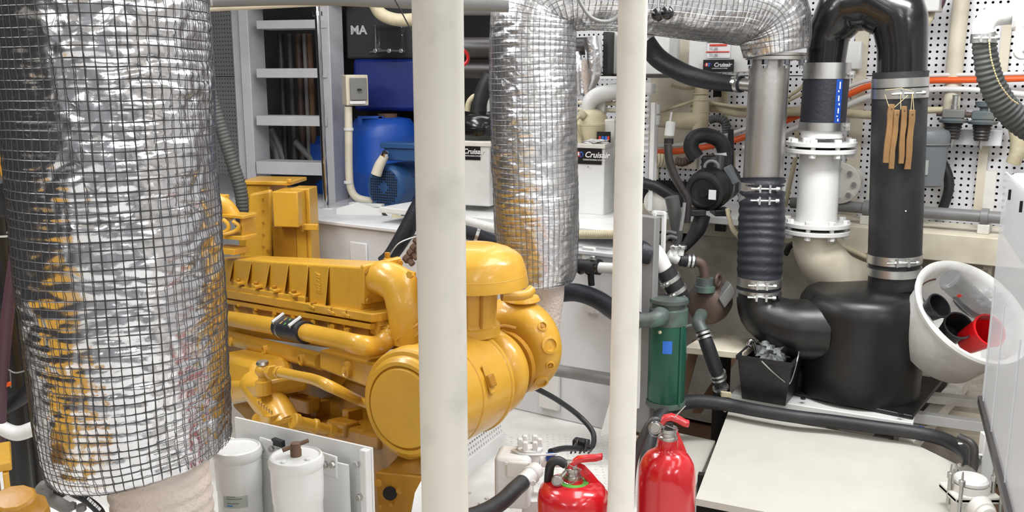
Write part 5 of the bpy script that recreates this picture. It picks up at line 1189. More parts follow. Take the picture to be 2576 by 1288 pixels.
tN = dirs(math.radians(10)); text('MA', 'lettering', 'ladder_grey', dk, PL(882, 77, P(986, 77, 4.75), tN[1])+tN[1]*.004, tN[0], tN[1], .06, bold=.002)
MB().pbox(940, 62, 1015, 128, 4.68, 10, .06).build('glass_filter', 'glass_clear', dk, bevel=.01)
MB().tube(pp([(930, 132), (970, 128), (1020, 130)], Y=4.66), .01, 10, 4).build('fuel_line', 'dark_pipe', dk)
for x in (945, 980, 1010): bolt(dk, P(x, 128, 4.65), V((-.4, -1, 0)), .012, .01, 'steel')
# blue motor
mc = P(975, 470, 4.38); mt = T('blue_electric_motor', 'blue electric motor with round fan grille lying on the bench', 'motor', (mc.x, mc.y, .69))
MA = V((.50, .86, -.02)).normalized(); rm = rp(58, mc)
MB().lathe([(0, 0), (rm*.86, 0), (rm*.97, .012), (rm, .03), (rm, .10), (rm*.94, .105), (rm*.94, .30), (rm, .31), (rm, .33), (rm*.5, .36), (0, .36)], mc-MA*.03, MA, 48).build('motor_body', 'blue_motor', mt, ang=40)
u_, v_, _ = frame(MA); b2 = MB(); n_ = 0
for i in range(-6, 7):
    for j in range(-6, 7):
        rr_ = math.hypot(i, j)*.0125
        if rr_ < rm*.80 and rr_ > rm*.24:
            b2.obox(mc-MA*.0305+u_*i*.0125+v_*j*.0125, u_*.0042, v_*.0042, MA*.0008); n_ += 1
g = b2.build('grille_holes', 'void', mt); g['kind'] = 'stuff'
for k in range(14):
    th = k*PI/9+.2; d_ = u_*math.cos(th)+v_*math.sin(th); MB().obox(mc+MA*.17+d_*(rm*.97), MA*.095, d_*.006, MA.cross(d_)*.0025).build('cooling_fin', 'blue_motor', mt)
MB().pbox(966, 372, 1060, 405, 4.33, 20, .12).build('terminal_box', 'blue_motor', mt, bevel=.006); MB().pbox(956, 360, 1060, 374, 4.32, 20, .14).build('terminal_lid', 'blue_motor', mt, bevel=.004)
MB().tube(pp([(946, 440), (955, 415), (968, 392)], Y=4.32), [.026, .024, .02], 14, 6).build('cable_gland', 'beige', mt); MB().lathe([(.022, 0), (.016, .02), (0, .02)], P(968, 392, 4.32), V((.3, -.5, 1)), 14).build('gland_nut', 'chrome', mt)
for x in (955, 1015): MB().obox(P(x, 535, 4.42), V((.035, 0, 0)), V((0, .05, 0)), UP*.022).build('motor_foot', 'blue_motor', mt, bevel=.003)
wt = T('bench_angle', 'white angle bracket and boards lying on the bench under the blue motor', 'bracket', P(930, 530, 4.3))
MB().prism([P(845, 528, 4.25), P(900, 512, 4.3), P(1000, 545, 4.15), P(848, 562, 4.1)], V((0, 0, .006))).build('flat_plate', 'white', wt); MB().pbox(878, 512, 960, 520, 4.28, 20, .03).build('angle_flange', 'white_gloss', wt, bevel=.002); MB().pbox(905, 525, 1010, 535, 4.22, 20, .05).build('board', 'white_gloss', wt, bevel=.002)
q = pp([(962, 535), (985, 552), (1010, 545), (1030, 522), (1045, 505)], Y=4.15); S(MB().tube(q, .007, 10, 6), 'motor_cable', 'dark_pipe', 'dark cable looping under the blue motor', 'cable')
q = pp([(985, 548), (1020, 556), (1060, 545)], Y=4.1); S(MB().tube(q, .022, 12, 6), 'cream_hose', 'cream', 'short cream hose lying on the bench beside the thick pole', 'hose')
# grey switch box and conduit
sb = T('switch_box', 'beige and grey switch box on the right stile of the ladder', 'box', P(890, 230, 4.45))
MB().pbox(872, 188, 928, 266, 4.45, -22, .10).build('box_body', 'beige', sb, bevel=.006); MB().pbox(882, 196, 924, 252, 4.435, -22, .012).build('grey_door', 'grey_face', sb, bevel=.003); MB().pbox(880, 254, 920, 262, 4.435, -22, .012).build('lower_strip', 'white', sb, bevel=.002)
MB().pbox(900, 223, 910, 228, 4.42, -22, .008).build('door_latch', 'label_black', sb)
q = pp([(876, 268), (877, 330), (878, 430), (883, 475), (900, 498), (938, 507)], Y=4.46); cdt = T('beige_conduit', 'beige conduit dropping from the switch box to the blue motor', 'conduit', q[3]); MB().tube(q, rp(20, q[0])/2, 16, 8).build('conduit_tube', 'beige', cdt)
for y in (325, 458): MB().lathe([(.024, -.006), (.024, .006)], P(877, y, 4.46), UP, 16).build('pipe_clip', 'white', cdt)
# dark hose with flaky pipe right of bench
q = pp([(960, 660), (985, 640), (1020, 585), (1045, 535), (1062, 500), (1105, 400)], Y=3.55); S(MB().tube(q, [rp(w_, p)/2 for w_, p in zip((30, 38, 44, 42, 40, 40), q)], 18, 8), 'dark_hose', 'rubber_navy', 'thick dark hose rising behind the yellow charge elbow', 'hose')
q = pp([(975, 650), (1000, 615), (1030, 600), (1050, 595)], Y=3.45); S(MB().tube(q, .003, 8, 6), 'thin_wire', 'steel', 'thin grey wire arching over the dark hose behind the elbow', 'wire')
rc = T('rusty_clamps', 'cluster of rusty clamp pieces under the dark hose by the thick pole', 'clamp', P(1030, 620, 3.5))
for (x, y, r_) in ((1022, 645, 10), (1040, 618, 12), (1048, 600, 10), (1032, 630, 8)): MB().lathe([(.02, 0), (.02, .02), (.012, .024), (.012, .045)], P(x, y, 3.5), V((.6, -.5, -.6)), 8).build('clamp_piece', 'rust', rc)
# ------------------------------------------------------------------ ceiling pipes
q = [P(505, 24, 3.3), P(760, 6, 3.2), P(1000, 8, 3.1), P(1260, 14, 3.0)]
S(MB().tube([P(490, 18, 3.4), P(900, -2, 3.4), P(1060, -4, 3.35)], rp(26, P(700, 10, 3.4))/2, 18, 6), 'ceiling_pipe', 'beige', 'long beige pipe under the ceiling from the foil pipe to the thick pole', 'pipe')
S(MB().tube([P(505, 4, 2.6), P(780, -2, 2.6), P(1060, 8, 2.6), P(1280, 16, 2.6)], rp(30, P(800, 5, 2.6))/2, 18, 6), 'ceiling_rail', 'grey_pvc', 'nearer grey beige pipe along the very top of the picture', 'pipe')
q = pp([(942, 10), (960, 36), (1000, 50), (1060, 48)], Y=4.3); S(MB().tube(q, rp(32, q[0])/2, 18, 8), 'beige_bend', 'cream', 'cream pipe bend under the ceiling left of the thick pole', 'pipe')
q = pp([(985, -15), (1010, 30), (1036, 80)], Y=2.0); S(MB().tube(q, .0016, 6, 6), 'hanging_wire', 'rubber', 'thin dark wire hanging beside the thick pole at the top', 'wire')
hb = T('hinge_plate', 'small steel hinge plate at the top edge right of the big foil pipe', 'hinge', P(515, 5, 2.0)); MB().pbox(500, -12, 531, 16, 2.0, 10, .01).build('plate', 'brushed', hb, bevel=.002); bolt(hb, P(516, 7, 1.985), V((0, -1, 0)), .005, .004, 'steel')
# dark ducts behind the foil pipe
for i, (y, w_, x0, x1, Y, lbl, m_) in enumerate(((122, 54, 1100, 1250, 4.1, 'dark grey horizontal duct behind the foil pipe, the upper one', 'dark_pipe'), (176, 40, 1100, 1250, 4.1, 'dark grey horizontal duct behind the foil pipe, the lower one', 'dark_pipe'), (18, 40, 1120, 1270, 3.9, 'grey pipe along the ceiling left of the foil pipe', 'grey_pvc'))):
    a, b_ = P(x0, y, Y), P(x1, y, Y-.08); S(MB().tube([a, b_], rp(w_, a)/2, 24, 0), 'dark_duct', m_, lbl, 'duct')
S(MB().torus(P(1158, 145, 3.3), V((.2, -1, 0)), .028, .006), 'red_ring', 'red_plastic', 'red plastic ring peeking from behind the thick pole', 'ring')
q = pp([(1420, 118), (1465, 116), (1490, 108)], Y=4.0); S(MB().tube([P(1400, 118, 4.05), P(1478, 116, 4.0)], rp(44, P(1450, 118, 4.0))/2, 24, 0), 'dark_duct', 'dark_pipe', 'dark duct stub right of the foil pipe running into the silver duct', 'duct')
q = pp([(1488, 92), (1494, 140), (1492, 185), (1476, 238)], Y=3.95); dtt = T('silver_duct', 'silver taped duct hanging right of the foil pipe', 'duct', q[-1]); MB().tube(q, [rp(w_, p)/2 for w_, p in zip((44, 44, 42, 22), q)], 24, 8).build('duct_skin', 'foil_far', dtt)
q = pp([(1448, 130), (1452, 180), (1455, 240)], Y=3.98); S(MB().tube(q, [.02, .036, .03], 16, 6), 'silver_duct', 'foil_far', 'narrow silver wrapped pipe against the right side of the foil pipe', 'duct')
q = pp([(1470, 150), (1472, 190), (1476, 240)], Y=3.9); S(MB().tube(q, [.012, .016, .008], 12, 6), 'lagged_tail', 'cloth', 'thin pale lagged tail between the two silver ducts', 'pipe')
# ------------------------------------------------------------------ white cooling units
def logo(par, x0, y0, x1, y1, Y, yaw, full, tsz, show='Cruisair', shift=0):
    t_, n_ = dirs(math.radians(yaw)); q = P((x0+x1)/2, (y0+y1)/2, Y)
    pl = MB().pbox(x0, y0, x1, y1, Y, yaw, .003).build('name_plate', 'label_black', par)
    a = PL(x0, (y0+y1)/2, q, n_)+n_*.0006; W_ = (PL(x1, y1, q, n_)-PL(x0, y1, q, n_)).length; Hh = (PL(x0, y0, q, n_)-PL(x0, y1, q, n_)).length
    text(show, 'lettering', 'label_white', pl, a+t_*(W_*.36+shift)+UP*Hh*.06, t_, n_, Hh*.46, italic=.25, bold=.0006)
    text('MARINE AIR SYSTEMS' if False else 'CONDITIONING SYSTEMS', 'small_lettering', 'label_white', pl, a+t_*(W_*.30+shift*.6)-UP*Hh*.22, t_, n_, Hh*.115, bold=.0001)
    for (f, m_, dx) in ((.13, 'label_red', 0), (.22, 'label_blue', .002)):
        c = a+t_*(W_*f+shift*.5)+UP*Hh*.08; MB().lathe([(Hh*.16, 0), (Hh*.16, .0008), (0, .0008)], c, n_, 20).build('logo_disc', m_, pl)
    for k in range(2):
        c = a+t_*(W_*(.13+.12*k)+shift*.5)+UP*(Hh*(.10-.04*k)); MB().obox(c+n_*.001, t_*Hh*.05, n_*.0003, UP*Hh*.10).build('logo_bar', 'label_black' if k else 'label_white', pl)
ua = T('cooling_unit', 'white cooling unit with black dome compressor left of the foil pipe', 'cooling unit', P(1195, 515, 3.85))
MB().pbox(1120, 366, 1232, 517, 3.80, 22, .26).build('casing', 'white', ua, bevel=.006); MB().pbox(1118, 356, 1240, 368, 3.79, 22, .27).build('casing_lid', 'white_dirty', ua, bevel=.003)
logo(ua, 1150, 363, 1208, 402, 3.795, 22, False, 0, 'Cruisair', -.012)
c = P(1212, 345, 3.92); MB().lathe([(.085, 0), (.092, .01), (.092, .05), (.096, .052), (.096, .06), (.092, .062), (.09, .085), (.07, .11), (.03, .122), (0, .124)], V((c.x, c.y, P(1212, 357, 3.9).z)), UP, 40).build('compressor_dome', 'black_gloss', ua, ang=50)
MB().tube(pp([(1176, 280), (1180, 258), (1192, 244), (1204, 243)], Y=3.95), .013, 14, 8).build('cream_pipe', 'cream', ua); MB().tube(pp([(1204, 285), (1210, 250), (1222, 215), (1236, 190)], Y=3.95), .035, 16, 6).build('black_hose', 'rubber', ua)
MB().tube(pp([(1236, 250), (1228, 262), (1232, 280)], Y=3.95), .018, 12, 4).build('white_elbow', 'white_gloss', ua); MB().pbox(1186, 250, 1200, 276, 3.98, 22, .05).build('terminal_block', 'white', ua, bevel=.003)
ub = T('cooling_unit', 'white cooling unit with cream dome compressor right of the foil pipe', 'cooling unit', P(1490, 540, 3.75))
MB().pbox(1440, 372, 1518, 540, 3.72, 26, .24).build('casing', 'white', ub, bevel=.005); MB().pbox(1436, 362, 1522, 373, 3.71, 26, .25).build('casing_lid', 'white_dirty', ub, bevel=.003)
logo(ub, 1447, 369, 1513, 413, 3.715, 26, True, 0)
bolt(ub, P(1480, 420, 3.71), V((-.4, -1, 0)), .004, .003, 'steel')
c = P(1487, 345, 3.84); zb_ = P(1487, 362, 3.82).z; MB().lathe([(.068, 0), (.072, .008), (.072, .075), (.074, .076), (.074, .082), (.071, .084), (.066, .11), (.05, .132), (.02, .142), (0, .143)], V((c.x, c.y, zb_)), UP, 40).build('compressor_dome', 'cream_dome', ub, ang=50)
lt_, ln2 = dirs(math.radians(10)); lp_ = P(1519, 345, 3.755); pl = MB().obox(lp_, lt_*.028, ln2*.002, UP*.022).build('dome_label', 'label_black', ub)
for dx, m_ in ((-.016, 'label_red'), (-.004, 'label_blue'), (.009, 'label_blue'), (.018, 'label_red')): MB().obox(lp_+lt_*dx+ln2*.002-UP*.004, lt_*.0045, ln2*.0005, UP*.008).build('label_mark', m_, pl)
MB().lathe([(.016, 0), (.018, .02), (.012, .024), (0, .024)], P(1466, 290, 3.80), V((-.3, -1, .2)), 16).build('pipe_union', 'cream', ub)
MB().tube(pp([(1460, 292), (1448, 305), (1452, 330), (1460, 350), (1461, 366)], Y=3.77), .007, 10, 6).build('copper_tube', 'cream', ub)
S(crumple(P(1500, 358, 3.74), .05, .03, .012, 2.5, .6, 5), 'rag', 'white', 'crumpled pale rag on the lid of the right cooling unit', 'rag')
MB().pbox(1518, 300, 1545, 400, 3.78, 26, .05).build('side_fittings', 'white_dirty', ub, bevel=.006)
uc = T('control_box', 'pale grey wall box half hidden behind the thin pole and black hose', 'box', P(1600, 188, 3.98)); MB().pbox(1527, 70, 1681, 188, 4.0, 33, .12).build('box_body', 'white', uc, bevel=.006); MB().pbox(1622, 154, 1632, 187, 3.99, 33, .01).build('black_label', 'label_black', uc); MB().pbox(1516, 80, 1528, 192, 4.02, 33, .12).build('dark_side', 'dark_pipe', uc)
MB().pbox(1508, 188, 1690, 196, 3.98, 33, .14).build('shelf_lip', 'dark_pipe', uc)
ud = T('control_box', 'white wall box with warning labels left of the stainless pipe', 'box', P(1800, 185, 3.75)); MB().pbox(1730, 80, 1884, 183, 3.85, 33, .12).build('box_body', 'white', ud, bevel=.006)
logo(ud, 1768, 150, 1845, 181, 3.83, 33, True, 0)
def flatp(par, x0, y0, x1, y1, m_, Y, nm): return MB().pbox(x0, y0, x1, y1, Y, 33, .002).build(nm, m_, par)
wl_ = flatp(ud, 1778, 92, 1836, 146, 'label_white', 3.845, 'warning_label'); flatp(wl_, 1779, 92, 1836, 107, 'grey_pvc', 3.842, 'grey_band'); flatp(wl_, 1785, 111, 1828, 116, 'label_red', 3.842, 'red_line'); flatp(wl_, 1776, 129, 1834, 132, 'label_red', 3.842, 'red_line')
for y in (120, 124, 136, 140): 
    for k in range(4): flatp(wl_, 1784+k*12, y, 1793+k*12, y+1.5, 'grey_barrel', 3.842, 'printed_line')
fpn = T('beige_wall_panel', 'flat beige vertical panel on the wall behind the lagged tee', 'panel', PW(1705, 200, .02)); MB().obox(PW(1707, 240, .02), WT*.10, WN*.008, UP*.33).build('panel_board', 'beige', fpn)
dst = T('dark_outlet', 'small dark socket box on the perforated wall below the black hose', 'socket', PW(1806, 228, .03)); MB().obox(PW(1806, 228, .03), WT*.018, WN*.012, UP*.03).build('socket_body', 'void', dst, bevel=.003); MB().tube([PW(1806, 244, .03), PW(1806, 270, .03)], .018, 14, 0).build('socket_pipe', 'beige', dst)
# white duct below the shelf lip
q = pp([(1478, 285), (1484, 258), (1505, 240), (1560, 228)], Y=3.85); S(MB().tube(q, [.026, .032, .034, .034], 18, 8), 'white_elbow_pipe', 'white', 'white painted bent pipe below the control box by the foil pipe', 'pipe')
S(MB().pbox(1508, 192, 1560, 200, 3.82, 26, .2), 'small_shelf', 'white', 'small white shelf above the bent white pipe', 'shelf', bevel=.003)
for i, (y, w_) in enumerate(((258, 11), (275, 11))):
    S(MB().tube([P(1455, y, 3.95), P(1560, y+3, 3.85)], rp(w_, P(1500, y, 3.9))/2, 12, 0), 'beige_tube', 'beige', 'thin beige level pipe above the cream compressor, the %s one' % ('upper', 'lower')[i], 'pipe')
S(MB().pbox(1497, 250, 1520, 288, 3.86, 26, .03), 'pipe_bracket', 'white', 'pale bracket block above the cream compressor', 'bracket', bevel=.003)
# conduits in the gap under the platform
q = [bw(.0, .0, .70), bw(.2, .0, .702), bw(.55, .0, .702)]
q = [PL(x, y, f0-WN*.02, WN) for (x, y) in ((1440, 590), (1490, 590), (1560, 590))]; S(MB().tube(q, .016, 16, 0, corr=(.007, .06)), 'ribbed_conduit', 'cream', 'cream ribbed conduit lying in the gap under the right cooling unit', 'conduit')
q = [PL(x, y, f0-WN*.02, WN) for (x, y) in ((1165, 552), (1200, 563), (1260, 578))]; S(MB().tube(q, .019, 16, 6, corr=(.008, .06)), 'ribbed_conduit', 'white_gloss', 'white ribbed conduit sloping under the left cooling unit', 'conduit')
q = pp([(1165, 583), (1200, 592), (1225, 602), (1262, 618)], Y=3.35); dch = T('clamped_dark_hose', 'dark hose with bright clip behind the yellow rain cap', 'hose', q[1]); MB().tube(q, .026, 18, 6).build('hose_wall', 'rubber_navy', dch); MB().lathe([(.0265, -.006), (.0285, -.006), (.0285, .006), (.0265, .006)], q[1], q[2]-q[0], 20).build('hose_clamp', 'steel', dch)
# black hose and fittings right of foil pipe on the bench front
q = [P(1400, 738, 3.2), P(1450, 736, 3.18), P(1500, 752, 3.14), P(1550, 784, 3.03), P(1598, 806, 2.9)]; S(MB().tube(q, rp(46, q[0])/2, 22, 8), 'black_hose', 'rubber_navy', 'thick black hose leaving the cloth wrapped pipe towards the thin pole', 'hose')
vh = T('valve_hose', 'black clamped hose joint with white pipe on the bench front behind the thin pole', 'hose', P(1480, 670, 3.2))
MB().tube([P(1440, 668, 3.25), P(1475, 670, 3.2), P(1510, 674, 3.17)], rp(36, P(1480, 670, 3.2))/2, 22, 4).build('hose_wall', 'rubber', vh); MB().tube([P(1505, 673, 3.17), P(1560, 676, 3.12)], rp(28, P(1530, 674, 3.15))/2, 20, 0).build('white_pipe', 'white_gloss', vh)
for x in (1462, 1480, 1506): MB().lathe([(rp(18.5, P(x, 671, 3.2)), -.006), (rp(20.5, P(x, 671, 3.2)), 0), (rp(18.5, P(x, 671, 3.2)), .006)], P(x, 671, 3.2-.001*(x-1480)), P(1560, 676, 3.12)-P(1440, 668, 3.25), 24).build('hose_clamp', 'black_gloss', vh)
bolt(vh, P(1490, 652, 3.18), UP, .010, .012, 'steel'); MB().tube([P(1486, 690, 3.2), P(1488, 718, 3.2)], .012, 12, 0).build('clip_stem', 'rubber', vh)
a, b_ = P(1380, 928, 3.2), P(1600, 965, 2.98); S(MB().tube([a, b_], rp(31, P(1460, 940, 3.15))/2, 22, 0), 'grey_drain_pipe', 'grey_pvc', 'grey plastic pipe low along the bench front beside the turbo', 'pipe')
# ------------------------------------------------------------------ pump corner between thin pole and stainless pipe
def tp(name, label, cat, pts, wpx, m_, Y=None, o=None, corr=None, seg=16, n=8, group=None):
    q = pp(pts, Y=Y, o=o); r = [rp(wx, p)/2 for wx, p in zip(wpx if isinstance(wpx, (list, tuple)) else [wpx]*len(q), q)]
    return S(MB().tube(q, r, seg, n, corr=corr), name, m_, label, cat, group)
lt = T('lagged_tee', 'cream lagged pipe tee standing on the wall left of the stainless pipe', 'pipe', PW(1765, 330, .2))
q = pp([(1765, 200), (1764, 235), (1764, 250), (1762, 300), (1760, 345)], o=.2); MB().tube(q, [rp(w_, p)/2 for w_, p in zip((30, 32, 38, 44, 36), q)], 24, 6).build('vertical_run', 'cream', lt)
q = pp([(1762, 303), (1730, 305), (1700, 303), (1660, 302)], o=.2); MB().tube(q, [rp(w_, p)/2 for w_, p in zip((44, 44, 40, 36), q)], 24, 6).build('side_run', 'cream', lt)
for y in (236, 252, 282): c = PW(1764, y, .2); MB().torus(c, UP, rp(19.5, c), .003, 24, 6).build('lagging_tie', 'cream', lt)
tp('flexible_elbow', 'grey ribbed flexible elbow right of the lagged tee', 'pipe', [(1786, 302), (1806, 298), (1824, 308), (1828, 335)], [20, 20, 22, 22], 'grey_hose', o=.27, corr=(.010, .10))
tp('black_u_hose', 'fat black U-shaped hose above the black pump motor', 'hose', [(1752, 395), (1738, 372), (1746, 348), (1775, 340), (1808, 352), (1822, 378), (1820, 410)], 38, 'rubber', Y=3.55, seg=22)
tp('navy_rod', 'dark vertical rubber pipe right of the U-shaped hose', 'pipe', [(1838, 325), (1839, 400), (1838, 470)], 15, 'rubber_navy', Y=3.65)
mc2 = P(1768, 484, 3.42); pmo = T('pump_motor', 'round black pump motor on the narrow white shelf', 'motor', P(1780, 530, 3.5)); ax2 = V((.55, .83, .12)).normalized(); r2 = rp(53, mc2)
MB().lathe([(0, 0), (r2*.25, 0), (r2*.28, .006), (r2*.62, .008), (r2*.66, .002), (r2*.74, .002), (r2*.78, .010), (r2*.95, .016), (r2, .03), (r2, .07), (r2*1.03, .074), (r2*1.03, .085), (r2*.98, .09), (r2*.98, .20), (r2*.5, .23), (0, .23)], mc2, ax2, 48).build('motor_body', 'black_plastic', pmo, ang=30)
MB().lathe([(r2*1.0, 0), (r2*1.012, .001), (r2*1.012, .012), (r2*1.0, .013)], mc2+ax2*.11, ax2, 48).build('grey_band', 'grey_pvc', pmo)
u_, v_, _ = frame(ax2); lq = P(1792, 490, 3.38); MB().obox(lq, V((.012, -.008, 0)), ax2*.001, UP*.018).build('white_label', 'label_white', pmo)
MB().pbox(1762, 392, 1802, 436, 3.5, 25, .10).build('pump_head', 'black_plastic', pmo, bevel=.01); q = P(1790, 422, 3.44); MB().torus(q, V((-.4, -1, 0)), .026, .006, 20, 8, 0, PI).build('grey_strap', 'grey_pvc', pmo)
MB().prism([P(1818, 424, 3.46), P(1832, 416, 3.46), P(1856, 460, 3.46), P(1842, 468, 3.46)], V((.03, .08, 0))).build('connection_box', 'grey_barrel', pmo, bevel=.005)
MB().tube([P(1812, 395, 3.52), P(1808, 440, 3.5)], .035, 20, 0).build('discharge_neck', 'black_plastic', pmo)
MB().lathe([(rp(20, P(1818, 392, 3.55)), 0), (rp(20, P(1818, 392, 3.55)), .02)], P(1818, 396, 3.55), V((-.15, 0, 1)), 22).build('white_band', 'label_white', pmo)
for x in (1750, 1812): MB().obox(P(x, 532, 3.46), V((.03, 0, 0)), V((0, .05, 0)), UP*.012).build('motor_foot', 'black_plastic', pmo, bevel=.003)
# white manifold behind the thin pole
mf = T('white_manifold', 'white pipe manifold of short stubs emerging right of the thin pole', 'manifold', P(1635, 520, 3.6))
MB().pbox(1630, 258, 1640, 530, 3.55, 33, .02).build('flat_strip', 'white', mf); MB().tube([P(1650, 262, 3.58), P(1644, 420, 3.58), P(1640, 520, 3.58)], rp(17, P(1650, 300, 3.58))/2, 16, 4).build('riser', 'white', mf)
for (y0, y1) in ((262, 287), (290, 315)): MB().tube([P(1651, y0, 3.57), P(1649, y1, 3.57)], rp(21, P(1650, 300, 3.58))/2, 18, 0).build('coupling', 'white_gloss', mf, bevel=.003)
for y in (247, 261, 276, 291, 318, 334, 349, 364, 380): MB().tube([P(1585, y, 3.62), P(1632, y+1, 3.6)], rp(10, P(1620, y, 3.6))/2, 12, 0).build('stub', 'white', mf)
MB().pbox(1612, 208, 1640, 236, 3.55, 25, .06).build('square_fitting', 'white_gloss', mf, bevel=.008)
fs = T('float_switch', 'small white float switch hanging left of the lagged tee', 'switch', P(1683, 340, 3.5)); MB().lathe([(.012, 0), (.019, .006), (.019, .055), (.014, .06), (0, .06)], P(1683, 345, 3.5), V((.1, 0, 1)), 20).build('float_body', 'white_gloss', fs); MB().tube([P(1686, 305, 3.5), P(1690, 282, 3.5)], .004, 8, 0).build('float_stem', 'white', fs); MB().lathe([(.018, 0), (.018, .02)], P(1682, 362, 3.5), UP, 16).build('float_clip', 'rubber', fs)
tp('dark_hose', 'dark hose hanging from the float switch down past the pump motor', 'hose', [(1680, 362), (1684, 405), (1698, 445), (1715, 475), (1730, 505), (1728, 560)], [20, 22, 22, 20, 20, 18], 'dark_pipe', Y=3.4)
tp('dark_hose', 'dark hose crossing behind from the thin pole to the pump motor', 'hose', [(1610, 458), (1650, 470), (1690, 495), (1720, 508)], [26, 28, 30, 30], 'rubber', Y=3.55)
tp('dark_hose', 'wide dark hose dropping past the shelf edge to the white tee', 'hose', [(1690, 495), (1698, 540), (1704, 590), (1700, 625)], [36, 34, 28, 18], 'grey_hose', Y=3.35)
tp('dark_hose', 'dark hose bending from shelf to white tee on the right', 'hose', [(1768, 540), (1756, 575), (1736, 605), (1714, 632)], [40, 40, 30, 20], 'rubber', Y=3.45)
tp('clear_tube', 'thin pale clear tube falling from the pump shelf', 'tube', [(1722, 510), (1718, 545), (1712, 580)], 9, 'grey_pvc', Y=3.3)
tp('cream_drain_tube', 'small cream tube curving from the shelf behind the ribbed hose', 'tube', [(1830, 525), (1836, 555), (1846, 580), (1862, 598)], [12, 12, 13, 13], 'cream', Y=3.3)
tp('grey_loop_hose', 'grey hose loop low left of the white tee, the outer one', 'hose', [(1655, 625), (1660, 600), (1676, 584), (1700, 588)], 12, 'grey_hose', Y=3.3)
tp('grey_loop_hose', 'grey hose loop low left of the white tee, the inner one', 'hose', [(1664, 630), (1670, 608), (1684, 596), (1702, 600)], 12, 'grey_hose', Y=3.27)
tp('flex_duct', 'pale ribbed flexible duct behind the dark hoses left of the pump motor', 'duct', [(1640, 402), (1664, 404), (1690, 408)], 34, 'cream', Y=3.75, corr=(.012, .05))
tp('brown_bend', 'brownish ribbed bend behind the pump motor', 'pipe', [(1700, 405), (1720, 408), (1742, 396)], 22, 'rust_bronze', Y=3.6, corr=(.012, .06))
c = P(1652, 512, 3.55); S(MB().lathe([(0, 0), (.05, .005), (.055, .02), (.05, .06), (0, .07)], c, V((.3, .9, .1)), 28), 'white_fan_cap', 'white_dirty', 'round white cap low behind the thin pole beside the dark hoses', 'cap')
for i, (x0, y0, x1, y1) in enumerate(((1640, 540, 1668, 548), (1640, 540, 1648, 640), (1606, 555, 1636, 562), (1630, 555, 1640, 640))):
    pass
cabn = T('grey_locker', 'grey green locker edge standing just right of the thin pole', 'locker', P(1615, 1000, 2.9)); MB().pbox(1560, 540, 1632, 1085, 3.0, 45, .03).build('locker_side', 'grey_pvc', cabn, bevel=.004); MB().tube([P(1612, 540, 2.93), P(1610, 800, 2.93), P(1606, 1010, 2.93), P(1600, 1018, 2.93)], .005, 8, 4).build('edge_trim', 'white', cabn)
for (x0, x1) in ((1640, 1646), (1662, 1668)): MB().pbox(x0, 535, x1, 640, 3.1, 33, .02).build('bracket_leg', 'white', cabn)
MB().pbox(1640, 532, 1668, 540, 3.1, 33, .02).build('bracket_top', 'white', cabn)
# white tee and pipes
wt2 = T('white_tee', 'small white plastic tee with two clipped hoses below the shelf', 'pipe', P(1690, 645, 3.2)); MB().tube([P(1680, 640, 3.2), P(1708, 652, 3.2)], rp(30, P(1690, 645, 3.2))/2, 20, 0).build('tee_body', 'white', wt2, bevel=.004)
for x in (1697, 1713): MB().tube([P(x-2, 642, 3.19), P(x+2, 618, 3.19)], .012, 14, 0).build('tee_branch', 'white', wt2); 
for x in (1698, 1715): MB().lathe([(.016, 0), (.018, .002), (.018, .010), (.016, .012)], P(x, 626, 3.19), UP, 16).build('hose_clip', 'steel', wt2)
bc = T('bronze_pump', 'corroded bronze raw water pump standing left of the ribbed rubber hose', 'pump', P(1782, 830, 3.25))
q = P(1782, 762, 3.25); rq = rp(54, q); ax3 = V((.45, .85, .0)).normalized()
MB().lathe([(0, -.07), (rq*.5, -.068), (rq*.8, -.05), (rq*.97, -.02), (rq, .02), (rq*.95, .06), (rq*.75, .085), (rq*.55, .09), (rq*.55, .13), (0, .13)], q, ax3, 40).build('pump_casing', 'rust_bronze', bc, ang=60)
MB().lathe([(rp(26, q), 0), (rp(26, q), .02), (rp(21, q), .022), (rp(21, q), .05)], P(1773, 712, 3.2)-UP*.03, UP, 28).build('inlet_flange', 'bronze', bc)
MB().tube([P(1773, 705, 3.2), P(1772, 685, 3.2), P(1764, 664, 3.2), P(1745, 655, 3.2)], rp(24, q)/2, 20, 8).build('inlet_elbow', 'rust_bronze', bc)
MB().tube([P(1710, 653, 3.2), P(1748, 658, 3.2)], rp(32, q)/2, 20, 4, corr=(.016, .05)).build('inlet_hose', 'rubber', bc)
for x in (1731, 1741): MB().lathe([(rp(17, q), -.004), (rp(18, q), -.004), (rp(18, q), .004), (rp(17, q), .004)], P(x, 657, 3.2), P(1748, 658, 3.2)-P(1710, 653, 3.2), 24).build('hose_clamp', 'steel', bc)
MB().tube([P(1764, 790, 3.14), P(1758, 812, 3.08), P(1768, 838, 3.05)], rp(30, q)/2, 20, 6).build('outlet_spigot', 'bronze', bc)
hq = [P(1766, 832, 3.05), P(1780, 870, 3.03), P(1796, 915, 3.03), P(1808, 950, 3.04), P(1816, 985, 3.05)]; oh = MB().tube(hq, [rp(w_, p)/2 for w_, p in zip((32, 36, 36, 34, 30), hq)], 22, 8).build('outlet_hose', 'rubber', bc)
for (x, y, k) in ((1770, 838, 0), (1774, 848, 0), (1806, 940, 2), (1808, 950, 2), (1813, 975, 3)): MB().lathe([(rp(18, q), -.004), (rp(19.5, q), -.004), (rp(19.5, q), .004), (rp(18, q), .004)], P(x, y, 3.04), hq[k+1]-hq[k], 24).build('hose_clamp', 'steel', oh)
MB().obox(P(1826, 740, 3.2), V((.012, .004, -.018)), V((0, .03, 0)), V((.02, 0, .028))).build('name_plate', 'grey_pvc', bc, bevel=.003); MB().torus(P(1806, 705, 3.2), V((.8, -.6, 0)), .02, .006).build('lifting_eye', 'rust_bronze', bc)
